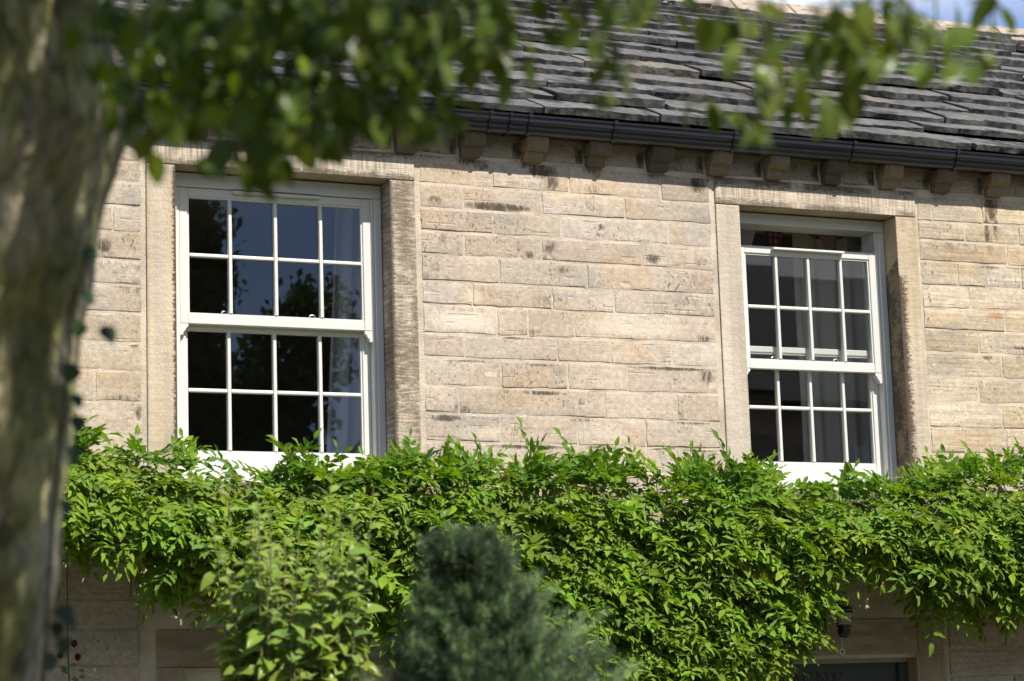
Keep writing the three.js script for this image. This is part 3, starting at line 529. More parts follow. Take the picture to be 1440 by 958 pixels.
const cloth = new THREE.MeshPhysicalMaterial({ color: lin(0.8, 0.8, 0.78), roughness: 0.95, transmission: 0.25, thickness: 0, side: THREE.DoubleSide });
const clothB = new THREE.MeshPhysicalMaterial({ color: lin(0.72, 0.7, 0.65), roughness: 0.95, transmission: 0.25, thickness: 0, side: THREE.DoubleSide });
{
  const a = thing('curtain', 'pale grey curtain drawn aside behind the shut sash window', 'curtain'); part('cloth', curtain(4.5, 5.2, 2.9, 4.75, -0.78, 31, 0.3), cloth, a);
  part('rail', tube([[3.2, 4.77, -0.78], [5.3, 4.77, -0.78]], [0.012, 0.012], 8, 4), std({ color: lin(0.3, 0.25, 0.2) }), a);
  const b = thing('curtain', 'grey beige curtain behind the window with the lowered sash', 'curtain'); part('cloth', curtain(7.72, 8.5, 2.9, 4.75, -0.78, 37), clothB, b);
  part('rail', tube([[6.7, 4.77, -0.78], [8.6, 4.77, -0.78]], [0.012, 0.012], 8, 4), std({ color: lin(0.3, 0.25, 0.2) }), b);
  const bn = thing('bunting', 'string of white, pink and red gingham bunting inside the open gap', 'bunting');
  const check = tex(64, 64, (u, v, o) => { const p = (Math.floor(u * 12) & 1) + (Math.floor(v * 12) & 1); const c = [[0.8, 0.74, 0.72], [0.66, 0.42, 0.42], [0.5, 0.22, 0.22]][p]; o[0] = c[0]; o[1] = c[1]; o[2] = c[2]; });
  const cols = [std({ color: lin(0.4, 0.39, 0.38) }), std({ color: lin(0.4, 0.39, 0.38) }), std({ map: check, color: lin(0.3, 0.28, 0.28) }), std({ color: lin(0.3, 0.25, 0.15) }), std({ color: lin(0.26, 0.16, 0.16) }), std({ color: lin(0.24, 0.21, 0.16) })];
  part('cord', tube([[6.85, 4.745, -0.42], [7.45, 4.735, -0.42], [8.1, 4.745, -0.42]], [0.003, 0.003], 5, 12), cols[0], bn);
  for (let i = 0; i < 6; i++) {
    const x = 6.99 + i * 0.195, w = 0.088, s = new THREE.Shape([[-w, 0], [w, 0], [0.012, -0.2], [-0.012, -0.2]].map((p) => new THREE.Vector2(...p)));
    const g = new THREE.ExtrudeGeometry(s, { depth: 0.002, bevelEnabled: false }); g.rotateY((hash2(i, 1, 2) - 0.5) * 0.3); g.translate(x, 4.735, -0.42); const uvA = g.attributes.uv; for (let k = 0; k < uvA.count; k++) uvA.setXY(k, uvA.getX(k) * 4, uvA.getY(k) * 4);
    part('flag', g, cols[i], bn);
  }
}

// ------------------------------------------------------------------ lantern over the door
{
  const l = thing('wall_lantern', 'small black wall lantern on a bracket above the front door', 'lantern', null, [7.3, 2.26, 0]);
  const black = std({ color: lin(0.012, 0.012, 0.013), roughness: 0.4 });
  part('backplate', box(-0.04, 0.04, -0.09, 0.13, 0.008, 0.022, 0.005), black, l);
  part('arm', tube([[0, 0.08, 0.02], [0, 0.13, 0.12], [0, 0.12, 0.22], [0, 0.07, 0.25]], [0.008, 0.008], 6, 14), black, l);
  part('crossbar', box(-0.085, 0.075, 0.012, 0.03, 0.236, 0.262, 0.004), black, l);
  part('cap', new THREE.ConeGeometry(0.075, 0.06, 6).translate(0, 0.065, 0.25), black, l);
  part('glass_body', new THREE.CylinderGeometry(0.055, 0.045, 0.07, 6, 1, true).translate(0.02, -0.02, 0.25), new THREE.MeshPhysicalMaterial({ color: lin(0.75, 0.78, 0.75), transmission: 0.8, roughness: 0.2, thickness: 0, side: THREE.DoubleSide }), l);
  const ball = new THREE.LatheGeometry([[0, -0.13], [0.02, -0.127], [0.036, -0.11], [0.04, -0.092], [0.034, -0.07], [0.046, -0.058], [0.03, -0.052], [0, -0.05]].map((p) => new THREE.Vector2(...p)), 16).translate(0.015, 0, 0.25); part('globe', ball, std({ color: lin(0.015, 0.016, 0.018), roughness: 0.15 }), l);
  part('pull_chain', tube([[0.0, -0.12, 0.25], [-0.005, -0.19, 0.25]], [0.002, 0.002], 5, 4), steel, l);
  part('pull_ring', new THREE.TorusGeometry(0.016, 0.004, 6, 16).translate(-0.006, -0.208, 0.25), steel, l);
}

// ------------------------------------------------------------------ leaves
function leafGeo(L, W, o = {}) { // base at origin, tip along +y, face towards +z
  const n = o.n ?? 4, pos = [], idx = [], fold = o.fold ?? 0.25, curl = o.curl ?? 0.25, wave = o.wave ?? 0.08;
  for (let i = 0; i <= n; i++) {
    const t = i / n, w = W * 0.5 * Math.pow(Math.sin(Math.PI * Math.pow(t * 0.985 + 0.008, o.skew ?? 0.8)), o.pow ?? 0.85), y = L * t, z = -curl * L * t * t;
    pos.push(-w, y, z + fold * w + wave * w * Math.sin(t * 9), 0, y, z, w, y, z + fold * w + wave * w * Math.sin(t * 9 + 2));
    if (i < n) { const A = i * 3; idx.push(A, A + 1, A + 4, A, A + 4, A + 3, A + 1, A + 2, A + 5, A + 1, A + 5, A + 4); }
  }
  const g = new THREE.BufferGeometry(); g.setAttribute('position', new THREE.Float32BufferAttribute(pos, 3)); g.setIndex(idx); g.computeVertexNormals(); return g;
}
const leafMat = (c, o = {}) => new THREE.MeshPhysicalMaterial({ color: lin(...c), roughness: 0.95, specularIntensity: 0.4, transmission: o.t ?? 0.46, thickness: 0, clearcoat: o.coat ?? 0.16, clearcoatRoughness: o.cr ?? 0.3, side: THREE.DoubleSide });
const place = (pos, dir, up, scale = 1) => { // matrix taking +y to dir and +z near up
  const y = dir.clone().normalize(), x = new THREE.Vector3().crossVectors(y, up).normalize(), z = new THREE.Vector3().crossVectors(x, y);
  return new THREE.Matrix4().makeBasis(x, y, z).scale(new THREE.Vector3(scale, scale, scale)).setPosition(pos);
};
function instanced(name, geo, mat, mats, cols, parent) {
  const m = new THREE.InstancedMesh(geo, mat, mats.length); mats.forEach((x, i) => { m.setMatrixAt(i, x); m.setColorAt(i, cols[i]); });
  shade(m); m.name = name; m.userData.kind = 'stuff'; parent.add(m); return m;
}
const tint = (r, spread = 0.25, yellow = 0.2) => { const f = 1 - spread / 2 + spread * r(), y = yellow * r(); return lin(f * (1 + y), f, f * (1 - 0.4 * y)); };

// ------------------------------------------------------------------ wisteria along the wall
{
  const plant = thing('wisteria', 'leafy green wisteria trained along the wall below the upper windows', 'climber');
  const top = [[1.5, 3.14], [2.619, 3.16], [2.763, 3.12], [2.982, 3.08], [3.355, 3.06], [3.621, 2.99], [3.892, 2.98], [4.368, 2.97], [4.654, 3.04], [4.943, 3.0], [5.281, 3.0], [5.714, 3.01], [6.203, 3.0], [6.426, 2.93], [6.707, 2.98], [7.0, 2.93], [7.666, 2.94], [8.069, 3.03], [8.585, 3.07], [10.4, 3.06]];
  const bot = [[1.5, 2.7], [2.619, 2.7], [2.727, 2.66], [3.126, 2.53], [3.498, 2.48], [3.955, 2.37], [4.345, 2.25], [4.663, 2.1], [5.066, 1.86], [5.477, 1.5], [6.528, 1.48], [6.733, 1.95], [6.836, 2.17], [6.984, 2.4], [7.228, 2.6], [7.43, 2.5], [7.799, 2.33], [8.502, 2.31], [10.4, 2.4]];
  const at = (l, x) => { for (let i = 1; i < l.length; i++) if (x <= l[i][0]) return lerp(l[i - 1][1], l[i][1], (x - l[i - 1][0]) / (l[i][0] - l[i - 1][0])); return l[l.length - 1][1]; };
  const r = rngOf(41), fronds = [];
  for (let k = 0; k < 6; k++) { // compound leaves: leaflets in pairs along a stalk
    const L = 0.2 + 0.07 * r(), n = 4 + (k & 1), gs = [], bend = 0.1 + 0.45 * r();
    const P = (t) => V(0, L * t, -bend * L * t * t);
    gs.push(tube([P(0), P(0.5), P(1)], [0.0022, 0.0014], 4, 4).deleteAttribute('uv'));
    for (let i = 0; i <= n; i++) {
      const t = 0.22 + 0.78 * i / n, ll = (0.066 + 0.026 * Math.sin(Math.PI * t)) * (0.8 + 0.4 * r());
      for (const s of i === n ? [0] : [-1, 1]) {
        const g = leafGeo(ll, ll * (0.34 + 0.12 * r()), { n: 5, fold: 0.2 + 0.45 * r(), curl: -0.1 + 0.5 * r(), wave: 0.32, skew: 0.75 });
        g.applyMatrix4(place(P(t), V(s * (0.8 + 0.3 * r()), 0.5 + 0.4 * r(), -0.3 + 0.45 * (r() - 0.35)), V(0.9 * (r() - 0.5), 0.5 * (r() - 0.5), 1))); gs.push(g);
      }
    }
    fronds.push(mergeGeometries(gs));
  }
  const mats = [[0.155, 0.29, 0.004], [0.125, 0.255, 0.005], [0.2, 0.325, 0.004], [0.1, 0.21, 0.007]].map((c) => leafMat(c));
  const zf = (x, y) => { const t = (at(top, x) - y) / (at(top, x) - at(bot, x)); return 0.14 + 0.46 * Math.pow(Math.max(0, Math.sin(Math.PI * Math.min(1, Math.max(0, 0.08 + 0.68 * t)))), 0.7) + 0.22 * (fbm(x * 1.7, y * 2.2, 91, 3) - 0.5); };
  const list = [];
  for (let k = 0; k < 9500; k++) {
    const x = 1.6 + 8.7 * r(), a = at(top, x), b = at(bot, x), t = Math.pow(r(), 1.18); if ((a - b) / 1.6 < r()) continue;
    const lobes = 0.1 * (fbm(x * 4.5, 1, 93, 2) - 0.5), y = lerp(a + 0.03, b + lobes, t), surf = r() < 0.72, z0 = zf(x, y), z = surf ? z0 - 0.1 * r() : 0.08 + (z0 - 0.1) * r();
    if (z < 0.05) continue;
    if (vnoise(x * 3.2, y * 4, 97) < 0.2 && r() < 0.8) continue;      // gaps
    const up = sstep(0.12, 0, t), dir = V((r() - 0.42) * 2.4, lerp(-0.3 + 0.9 * (r() - 0.5), 0.9, up * 0.8), 0.2 + 0.9 * r()), face = V((r() - 0.5) * 1.3 + 0.15, 0.7 + 0.6 * r(), 0.35 + 0.7 * r());
    list.push({ p: V(x, y, z), m: place(V(x, y, z), dir, face, 0.7 + 0.45 * r()), s: (x > 2.4 && x < 8.9 && y > 1.75) ? (z - z0) + 0.3 * up + 0.05 * r() : -9 });
  }
  // shoots standing above the mass
  for (const [x, h] of [[3.43, 0.09], [4.5, 0.1], [4.62, 0.1], [4.98, 0.1], [5.06, 0.08], [5.4, 0.06], [5.72, 0.1], [5.95, 0.05], [6.36, 0.12], [6.48, 0.09], [6.9, 0.1], [7.5, 0.06], [8.02, 0.1], [8.2, 0.06], [8.45, 0.08], [2.85, 0.08], [3.1, 0.05], [4.1, 0.03], [7.85, 0.05]])
    for (let i = 0; i < 3; i++) { const p = V(x + (r() - 0.5) * 0.05, at(top, x) + h - 0.14 + 0.05 * r(), 0.14 + 0.1 * r()); list.push({ p, m: place(p, V((r() - 0.5) * 1.1, 1, 0.3 * r()), V(r() - 0.5, 0.2, 1), 0.75 + 0.25 * r()), s: 5 }); }
  list.sort((a, b) => b.s - a.s);
  list.slice(0, 300).forEach((f, i) => { const m = part('leaf', fronds[i % 6], mats[Math.floor(r() * 4)], plant); m.applyMatrix4(f.m); });
  const groups = fronds.map(() => ({ m: [], c: [] })), white = leafMat([0.146, 0.282, 0.0045]);
  list.slice(300).forEach((f, i) => { const k = i % 6; groups[k].m.push(f.m); groups[k].c.push(r() < 0.012 ? lin(2.2, 1.3, 1.5) : tint(r, 0.6, 0.4)); });
  groups.forEach((g, k) => instanced('foliage', fronds[k], white, g.m, g.c, plant));
  const wood = std({ color: lin(0.16, 0.12, 0.085) });
  part('trunk', tube([[6.15, 0, 0.16], [6.2, 0.8, 0.12], [6.1, 1.5, 0.14], [6.0, 2.2, 0.12], [5.9, 2.7, 0.12]], [0.06, 0.05, 0.045, 0.04, 0.035], 9, 30), wood, plant);
  part('stem', tube([[5.9, 2.7, 0.12], [5.2, 2.85, 0.14], [4.3, 2.75, 0.12], [3.4, 2.85, 0.13], [2.2, 2.9, 0.12]], [0.035, 0.028, 0.02, 0.014, 0.008], 7, 40), wood, plant);
  part('stem', tube([[5.95, 2.6, 0.12], [6.7, 2.75, 0.15], [7.6, 2.7, 0.12], [8.5, 2.85, 0.13], [10, 2.8, 0.12]], [0.035, 0.028, 0.02, 0.014, 0.008], 7, 40), wood, plant);
  for (let k = 0; k < 26; k++) { const x = 2.5 + 6.3 * r(), y = 2.8, z = 0.15; const e = V(x + (r() - 0.5) * 0.7, at(top, x) - 0.05 - 0.75 * r(), zf(x, 2.7) - 0.03); part('stem', tube([[x, y, z], [(x + e.x) / 2, (y + e.y) / 2 + 0.1, e.z * 0.8], e], [0.006, 0.004, 0.002], 5, 8), wood, plant); }
}

// ------------------------------------------------------------------ climbing rose low on the wall
{
  const rose = thing('climbing_rose', 'thin climbing rose with two dark red blooms on the shaded wall', 'rose', null, [2.82, 0, 0.06]);
  const r = rngOf(51), wood = std({ color: lin(0.12, 0.1, 0.05) }), red = std({ color: lin(0.11, 0.004, 0.01), roughness: 0.7, side: THREE.DoubleSide }), lm = leafMat([0.12, 0.2, 0.03]);
  part('stem', tube([[0.02, 0, 0.06], [-0.02, 0.8, 0.03], [0.02, 1.5, 0.02], [-0.01, 2.1, 0.02], [-0.015, 2.7, 0.02]], [0.009, 0.006, 0.003], 6, 24), wood, rose);
  for (const [x, y] of [[0.012, 2.158], [0.03, 2.09], [-0.06, 2.1]]) {
    const f = new THREE.Group(); f.name = 'bloom'; f.position.set(x, y, 0.06); rose.add(f);
    for (let i = 0; i < 9; i++) { const g = leafGeo(0.034, 0.034, { n: 3, fold: 0.5, curl: -0.7, skew: 1.1, pow: 0.6 }); const a = i * 2.4, k = 0.35 + 0.08 * i; g.applyMatrix4(place(V(0, -0.012, 0), V(Math.cos(a) * k, 0.75, Math.sin(a) * k), V(-Math.cos(a), 0.3, -Math.sin(a)))); part('petal', g, red, f); }
  }
  for (let i = 0; i < 16; i++) { const a = leafGeo(0.045, 0.03, { fold: 0.2 }); const m = part('leaf', a, lm, rose); m.applyMatrix4(place(V((i > 8 ? 0.03 : -0.02) + (r() - 0.5) * 0.12, 1.9 + 0.17 * r() - (i > 11 ? 0.3 : 0), 0.06 + 0.06 * r()), V(r() - 0.5, 0.3 * (r() - 0.7), 0.5), V(r() - 0.5, 1, 0.7))); }
}

// ------------------------------------------------------------------ bushy shrub with upright shoots
{
  const shrub = thing('pear_shrub', 'slender bright green shrub with upright shoots in front of the wisteria', 'shrub', null, [2.57, 0, 4.32]);
  const r = rngOf(61), wood = std({ color: lin(0.17, 0.14, 0.08) }), green = std({ color: lin(0.16, 0.2, 0.05) }), geos = [0, 1, 2, 3].map(() => leafGeo(0.06 + 0.014 * r(), 0.036 + 0.008 * r(), { n: 5, fold: 0.3 + 0.2 * r(), curl: 0.2 + 0.5 * r(), wave: 0.1, skew: 0.8, pow: 0.7 }));
  const mats = [[0.17, 0.28, 0.02], [0.22, 0.33, 0.022], [0.12, 0.21, 0.026], [0.28, 0.37, 0.04]].map((c) => leafMat(c, { coat: 0.35, cr: 0.28 })), leaves = [];
  part('trunk', tube([[0, 0, 0], [0.02, 0.5, 0], [-0.01, 1.1, 0.01]], [0.022, 0.018, 0.014], 8, 12), wood, shrub);
  for (let k = 0; k < 72; k++) {
    const a = k * 2.4 + r(), rad = (k < 7 ? 0.1 : 0.06) + 0.22 * Math.sqrt(r()), h = k < 7 ? 2.36 + 0.24 * r() : 2.5 - 1.0 * rad + 0.12 * r() - (k > 20 ? 0.5 * r() : 0), b = 0.7 + 0.9 * r();
    const pts = [V(0, Math.min(b, 1.1), 0), V(Math.cos(a) * rad * 0.7, lerp(b, h, 0.45), Math.sin(a) * rad * 0.7), V(Math.cos(a) * rad + 0.02, h, Math.sin(a) * rad)];
    part('stem', tube(pts, [0.006, 0.004, 0.0015], 5, 10), k < 12 ? green : wood, shrub);
    const c = new THREE.CatmullRomCurve3(pts), n = 46;
    for (let i = 3; i < n; i++) {
      const t = i / n, p = c.getPointAt(t); if (p.y < 1.15) continue;
      const an = i * 2.4 + a, young = t > 0.85; leaves.push({ m: place(p, V(Math.cos(an), 0.9 * (r() - 0.35) + (young ? 0.7 : 0), Math.sin(an)), V(0.9 * (r() - 0.5), 0.9, 0.2 + 0.7 * r()), (young ? 0.65 : 1.05) * (0.75 + 0.45 * r())), y: p.y, z: p.z, young });
    }
  }
  leaves.sort((a, b) => (b.z + b.y * 0.6) - (a.z + a.y * 0.6));
  leaves.slice(0, 300).forEach((l, i) => part('leaf', geos[i % 4], mats[l.young ? 3 : Math.floor(r() * 3)], shrub).applyMatrix4(l.m));
  const rest = leaves.slice(300); instanced('foliage', geos[0], leafMat([0.175, 0.285, 0.02], { coat: 0.35, cr: 0.28 }), rest.map((l) => l.m), rest.map(() => tint(r, 0.5, 0.4)), shrub);
}

// ------------------------------------------------------------------ dark conifer
{
  const con = thing('conifer', 'small dark bushy conifer standing in front of the climber', 'conifer', null, [2.375, 0, 6.44]);
  const r = rngOf(71), wood = std({ color: lin(0.11, 0.085, 0.06) });
  part('trunk', tube([[0, 0, 0], [0.01, 1, 0], [-0.03, 2.04, 0.02]], [0.045, 0.03, 0.005], 8, 14), wood, con);
  const spray = (() => { const gs = []; for (let i = 0; i < 22; i++) { const t = i / 22, g = leafGeo(0.024 + 0.01 * r(), 0.0055, { n: 2, fold: 0, curl: 0, wave: 0 }); g.applyMatrix4(place(V(0, 0.085 * t, 0), V(Math.cos(i * 2.4) * 0.8, 0.9, Math.sin(i * 2.4) * 0.8), V(0.2, 0.1, 1))); gs.push(g); } gs.push(tube([[0, 0, 0], [0, 0.09, 0]], [0.0018, 0.001], 4, 2).deleteAttribute('uv')); return mergeGeometries(gs); })();
  const m = [], c = [];
  const rad = (y) => 0.012 + 0.47 * Math.pow(Math.max(0, 2.1 - y), 0.92) * (0.7 + 0.6 * vnoise(y * 12, 3, 74));
  for (let k = 0; k < 330; k++) {
    const y = 0.35 + 1.73 * Math.pow(r(), 0.75), a = k * 2.39996, L = rad(y) * (0.62 + 0.55 * r()) * (1 + 0.28 * Math.cos(a - 0.5) * (y < 2 ? 1 : 0)), dir = V(Math.cos(a), 0.25 + 0.3 * r(), Math.sin(a)), b0 = V(-0.03 * y / 2, y - 0.1 * L, 0);
    const e = b0.clone().addScaledVector(dir, L);
    if (k < 120) part('branch', tube([b0, b0.clone().lerp(e, 0.5).add(V(0, -0.02, 0)), e], [0.006, 0.004, 0.002], 4, 5), wood, con);
    for (let i = 0; i < 30; i++) { const t = 0.06 + 0.94 * Math.pow(r(), 0.75), p = b0.clone().lerp(e, t).add(V((r() - 0.5) * 0.09, (r() - 0.4) * 0.07, (r() - 0.5) * 0.09)); m.push(place(p, dir.clone().add(V((r() - 0.5) * 1.5, 0.5 * r(), (r() - 0.5) * 1.5)), V(0.1, 1, 0.1), 0.7 + 0.4 * r())); c.push(t > 0.8 && r() < 0.55 ? lin(2.3, 2.3, 1.8) : tint(r, 0.5, 0.1)); }
  }
  instanced('needles', spray, leafMat([0.1, 0.145, 0.072], { t: 0.25, coat: 0.05 }), m, c, con);
}

// ------------------------------------------------------------------ the broadleaf tree whose trunk and low boughs stand near the lens
{
  const tree = thing('broadleaf_tree', 'mossy grey tree trunk with low hanging leafy boughs', 'tree');
  const r = rngOf(81), right = V(0.9126, 0, 0.4089);
  const barkMap = tex(512, 1024, (u, v, o) => {
    const x = Math.cos(u * 2 * Math.PI) * 2.2, z = Math.sin(u * 2 * Math.PI) * 2.2;
    const n = fbm(x * 1.6 + 9, v * 46 + z * 1.6, 601, 4), f = fbm(x * 7 + z * 5, v * 210 - z * 3, 603, 4), moss = sstep(0.38, 0.62, fbm(x + 3, v * 34 + z, 605, 4)), li = sstep(0.58, 0.72, fbm(x * 2.2 + 1, v * 42 + z * 2, 607, 4));
    const l = 0.58 + 0.3 * (n - 0.5) + 0.3 * (f - 0.5); let R0 = l * 0.98, G = l * 0.93, B = l * 0.83;
    R0 = lerp(R0, l * 0.8, moss * 0.65); G = lerp(G, l * 0.82, moss * 0.65); B = lerp(B, l * 0.42, moss * 0.65);
    R0 = lerp(R0, 0.88, li * 0.45); G = lerp(G, 0.86, li * 0.45); B = lerp(B, 0.76, li * 0.45);
    const sc = sstep(0.66, 0.74, fbm(x * 3, v * 90 + z * 3, 609, 3)) * 0.25; R0 *= 1 - sc; G *= 1 - sc; B *= 1 - sc;
    o[0] = R0; o[1] = G; o[2] = B;
  });
  const barkBump = tex(512, 1024, (u, v, o) => { const x = Math.cos(u * 6.2832) * 2.2, z = Math.sin(u * 6.2832) * 2.2; const h = 0.5 + 0.8 * (fbm(x * 6 + z * 2, v * 170 - z * 3, 611, 4) - 0.5); o[0] = o[1] = o[2] = h; }, false);
  const bark = std({ map: barkMap, bumpMap: barkBump, bumpScale: 0.02, color: lin(0.9, 0.86, 0.7) });
  // rim of the trunk as seen, from the ground to the fork
  const rim = [[0.95, 0.0, 7.2], [0.98, 0.8, 7.25], [1.014, 1.613, 7.337], [1.036, 1.859, 7.392], [1.055, 1.968, 7.42], [1.057, 2.105, 7.447], [1.07, 2.242, 7.477], [1.08, 2.441, 7.518], [1.102, 2.543, 7.547], [1.11, 2.68, 7.576], [1.135, 2.78, 7.605], [1.15, 2.84, 7.62], [1.129, 2.954, 7.634], [1.119, 3.091, 7.655], [1.15, 3.4, 7.7], [1.22, 4.0, 7.9], [1.3, 4.8, 8.1]];
  const curve = new THREE.CatmullRomCurve3(rim.map(([x, y, z]) => { const rad = lerp(0.235, 0.17, sstep(0, 4, y)); return V(x, y, z).addScaledVector(right, -rad); }));
  const n = 70, S = 26, pos = [], uv = [], idx = [];
  for (let i = 0; i <= n; i++) { const c = curve.getPoint(i / n), rad = lerp(0.235, 0.17, sstep(0, 4, c.y)) * (c.y > 3.6 ? lerp(1, 0.45, (c.y - 3.6) / 1.4) : 1); for (let j = 0; j <= S; j++) { const a = j / S * Math.PI * 2, q = rad * (1 + 0.09 * (fbm(Math.cos(a) * 1.8 + 4, c.y * 7 + Math.sin(a) * 1.8, 621, 3) - 0.5) + 0.5 * Math.max(0, 0.12 - c.y)); pos.push(c.x + Math.cos(a) * q, c.y, c.z + Math.sin(a) * q); uv.push(j / S, c.y / 5.3); if (i < n && j < S) { const A = i * (S + 1) + j, B = A + S + 1; idx.push(A, B, A + 1, B, B + 1, A + 1); } } }
  const tg = new THREE.BufferGeometry(); tg.setAttribute('position', new THREE.Float32BufferAttribute(pos, 3)); tg.setAttribute('uv', new THREE.Float32BufferAttribute(uv, 2)); tg.setIndex(idx); tg.computeVertexNormals();
  part('trunk', tg, bark, tree);
  const wood = std({ color: lin(0.085, 0.075, 0.045) });
  const bough = (pts, radii) => part('branch', tube(pts, radii, 7, pts.length * 6), wood, tree);
  bough([[0.98, 3.05, 7.6], [1.1, 3.18, 8.0], [1.35, 3.2, 8.35], [1.75, 3.16, 8.66], [2.2, 3.1, 8.85], [2.6, 3.1, 9.0]], [0.045, 0.03, 0.022, 0.016, 0.011, 0.006]);
  bough([[1.0, 3.4, 7.7], [1.3, 3.8, 8.4], [1.6, 4.3, 9.2], [1.8, 4.7, 9.9]], [0.07, 0.05, 0.03, 0.012]);
  bough([[1.05, 3.8, 7.8], [0.6, 4.3, 8.6], [0.4, 4.7, 9.6]], [0.06, 0.035, 0.012]);
  bough([[1.1, 4.2, 7.9], [1.6, 4.9, 7.6], [2.3, 5.4, 7.8]], [0.05, 0.03, 0.012]);
  bough([[1.1, 4.4, 8], [1.2, 5.1, 8.8], [1.6, 5.6, 9.5]], [0.05, 0.03, 0.012]);
  const twig = (a, b, r0 = 0.004, sag = 0.03) => part('twig', tube([a, [(a[0] + b[0]) / 2 + 0.01, (a[1] + b[1]) / 2 + sag, (a[2] + b[2]) / 2], b], [r0, r0 * 0.8, r0 * 0.35], 5, 10), wood, tree);
  bough([[1.07, 3.15, 7.98], [1.055, 2.95, 8.02], [1.062, 2.84, 8.015], [1.066, 2.715, 8.005]], [0.012, 0.0095, 0.0085, 0.007]);
  twig([1.6, 3.17, 8.55], [1.63, 2.76, 8.712], 0.009); twig([1.63, 2.77, 8.712], [1.724, 2.631, 8.73], 0.007, -0.03); twig([1.38, 3.2, 8.4], [1.432, 2.7, 8.612], 0.005); twig([1.432, 2.7, 8.612], [1.49, 2.632, 8.625], 0.0035, 0);
  twig([1.86, 3.13, 8.7], [1.818, 2.735, 8.793], 0.005); twig([1.25, 3.2, 8.3], [1.14, 2.58, 8.5], 0.005); twig([1.14, 2.6, 8.5], [1.06, 2.575, 8.48], 0.003, 0); twig([2.1, 3.1, 8.82], [2.1, 2.72, 8.8], 0.005); twig([2.15, 3.1, 8.83], [2.14, 2.65, 8.82], 0.0035); twig([2.2, 3.1, 8.85], [2.2, 2.72, 8.85], 0.004); twig([2.25, 3.1, 8.86], [2.28, 2.74, 8.89], 0.003); twig([1.9, 3.13, 8.72], [1.95, 2.66, 8.73], 0.006);
  const clusters = [[0.99,2.8,8.32,0.059,0.071],[1.06,2.75,8.34,0.095,0.095],[1.16,2.77,8.39,0.106,0.106],[1.25,2.76,8.43,0.106,0.106],[1.34,2.72,8.46,0.095,0.083],[1.03,2.68,8.32,0.059,0.035],[1.24,2.67,8.41,0.071,0.047],[1.13,2.84,8.39,0.177,0.047],[1.32,2.84,8.47,0.177,0.047],[1.38,2.79,8.49,0.071,0.071],[1.48,2.8,8.54,0.083,0.083],[1.53,2.75,8.56,0.059,0.035],[1.43,2.67,8.49,0.047,0.035],[1.17,2.61,8.37,0.065,0.033],[1.64,2.82,8.62,0.095,0.041],[1.69,2.81,8.64,0.071,0.047],[1.78,2.82,8.68,0.059,0.035],[1.71,2.73,8.63,0.03,0.059],[1.87,2.8,8.72,0.047,0.035],[1.94,2.74,8.74,0.083,0.071],[1.97,2.67,8.74,0.059,0.047],[2.04,2.71,8.78,0.059,0.059],[2.05,2.79,8.79,0.071,0.047],[2.12,2.8,8.83,0.059,0.047],[1.93,2.63,8.71,0.035,0.018],[2.19,2.75,8.85,0.041,0.041],[2.23,2.72,8.86,0.03,0.018],[2.28,2.81,8.9,0.024,0.018],[2.09,2.76,8.81,0.071,0.059],[1.85,2.67,8.68,0.024,0.024],[1.53,2.83,8.57,0.071,0.035]];
  for (const [x, y, z, rx] of clusters) if (rx > 0.05) twig([x - 0.02, 3.16, z - 0.03], [x + 0.02, y, z], 0.0035, 0);
  for (const [x, y, z, rx, ry] of clusters) for (let k = 0; k < 2; k++) { const a = V(x, y, z).addScaledVector(right, -rx * (0.6 + 0.9 * r())).add(V(0, ry * (r() - 0.1), 0.05 * (r() - 0.5))), b = V(x, y, z).addScaledVector(right, rx * (0.6 + 0.9 * r())).add(V(0, ry * (r() - 0.8), 0.05 * (r() - 0.5))); twig(a.toArray(), b.toArray(), 0.0022 + 0.002 * r(), 0.02); }
  const geos = [0, 1, 2, 3, 4].map(() => { const L = 0.034 + 0.016 * r(); const g = leafGeo(L * 1.05, L * (0.6 + 0.28 * r()), { n: 6, fold: 0.12 + 0.2 * r(), curl: 0.1 + 0.35 * r(), wave: 0.08, skew: 0.82, pow: 0.62 }); g.translate(0, 0.012, 0); return mergeGeometries([g, tube([[0, -0.006, 0], [0, 0.014, 0]], [0.0012, 0.001], 4, 2).deleteAttribute('uv')]); });
  const mats = [[0.08, 0.135, 0.004], [0.105, 0.165, 0.004], [0.055, 0.1, 0.006], [0.19, 0.26, 0.005]].map((c) => leafMat(c, { t: 0.42, coat: 0.25, cr: 0.25 }));
  const near = [];
  for (const [x, y, z, rx, ry] of clusters) {
    const n = Math.round((9 + rx * ry * 6800) * (x < 1.5 ? 1.25 : x < 1.9 ? 0.32 : 0.6));
    for (let i = 0; i < n; i++) { const a = r() * 6.283, q = Math.sqrt(r()), d = (r() - 0.5) * 0.7, p = V(x, y, z).addScaledVector(right, Math.cos(a) * q * rx).add(V(0, Math.sin(a) * q * ry, 0)).add(V(0.41 * d, 0.29 * d + 0.018, -0.87 * d)); near.push(place(p, V((r() - 0.5) * 1.6, -0.75 + 0.7 * (r() - 0.5), (r() - 0.5) * 1.6), V((r() - 0.5) * 1.4, 0.5 + 0.5 * r(), (r() - 0.2) * 1.4), 0.8 + 0.35 * r())); }
  }
  for (const [dx, dy, s, d] of [[-0.035, 0.03, 1.35, [-0.5, -1, 0.1]], [0.0, 0.035, 1.4, [0.1, -1, 0.2]], [0.045, 0.03, 1.3, [0.7, -0.8, 0]], [0.02, 0.06, 1.2, [0.9, -0.1, 0.1]], [-0.03, 0.06, 1.2, [-0.9, -0.3, 0.1]], [-0.16, 0.01, 1.0, [0.15, -1, 0]]]) near.unshift(place(V(1.085, 2.55, 8.64).addScaledVector(right, dx).add(V(0, dy, 0)), V(...d), V(-0.3, 0.25, 1), s));
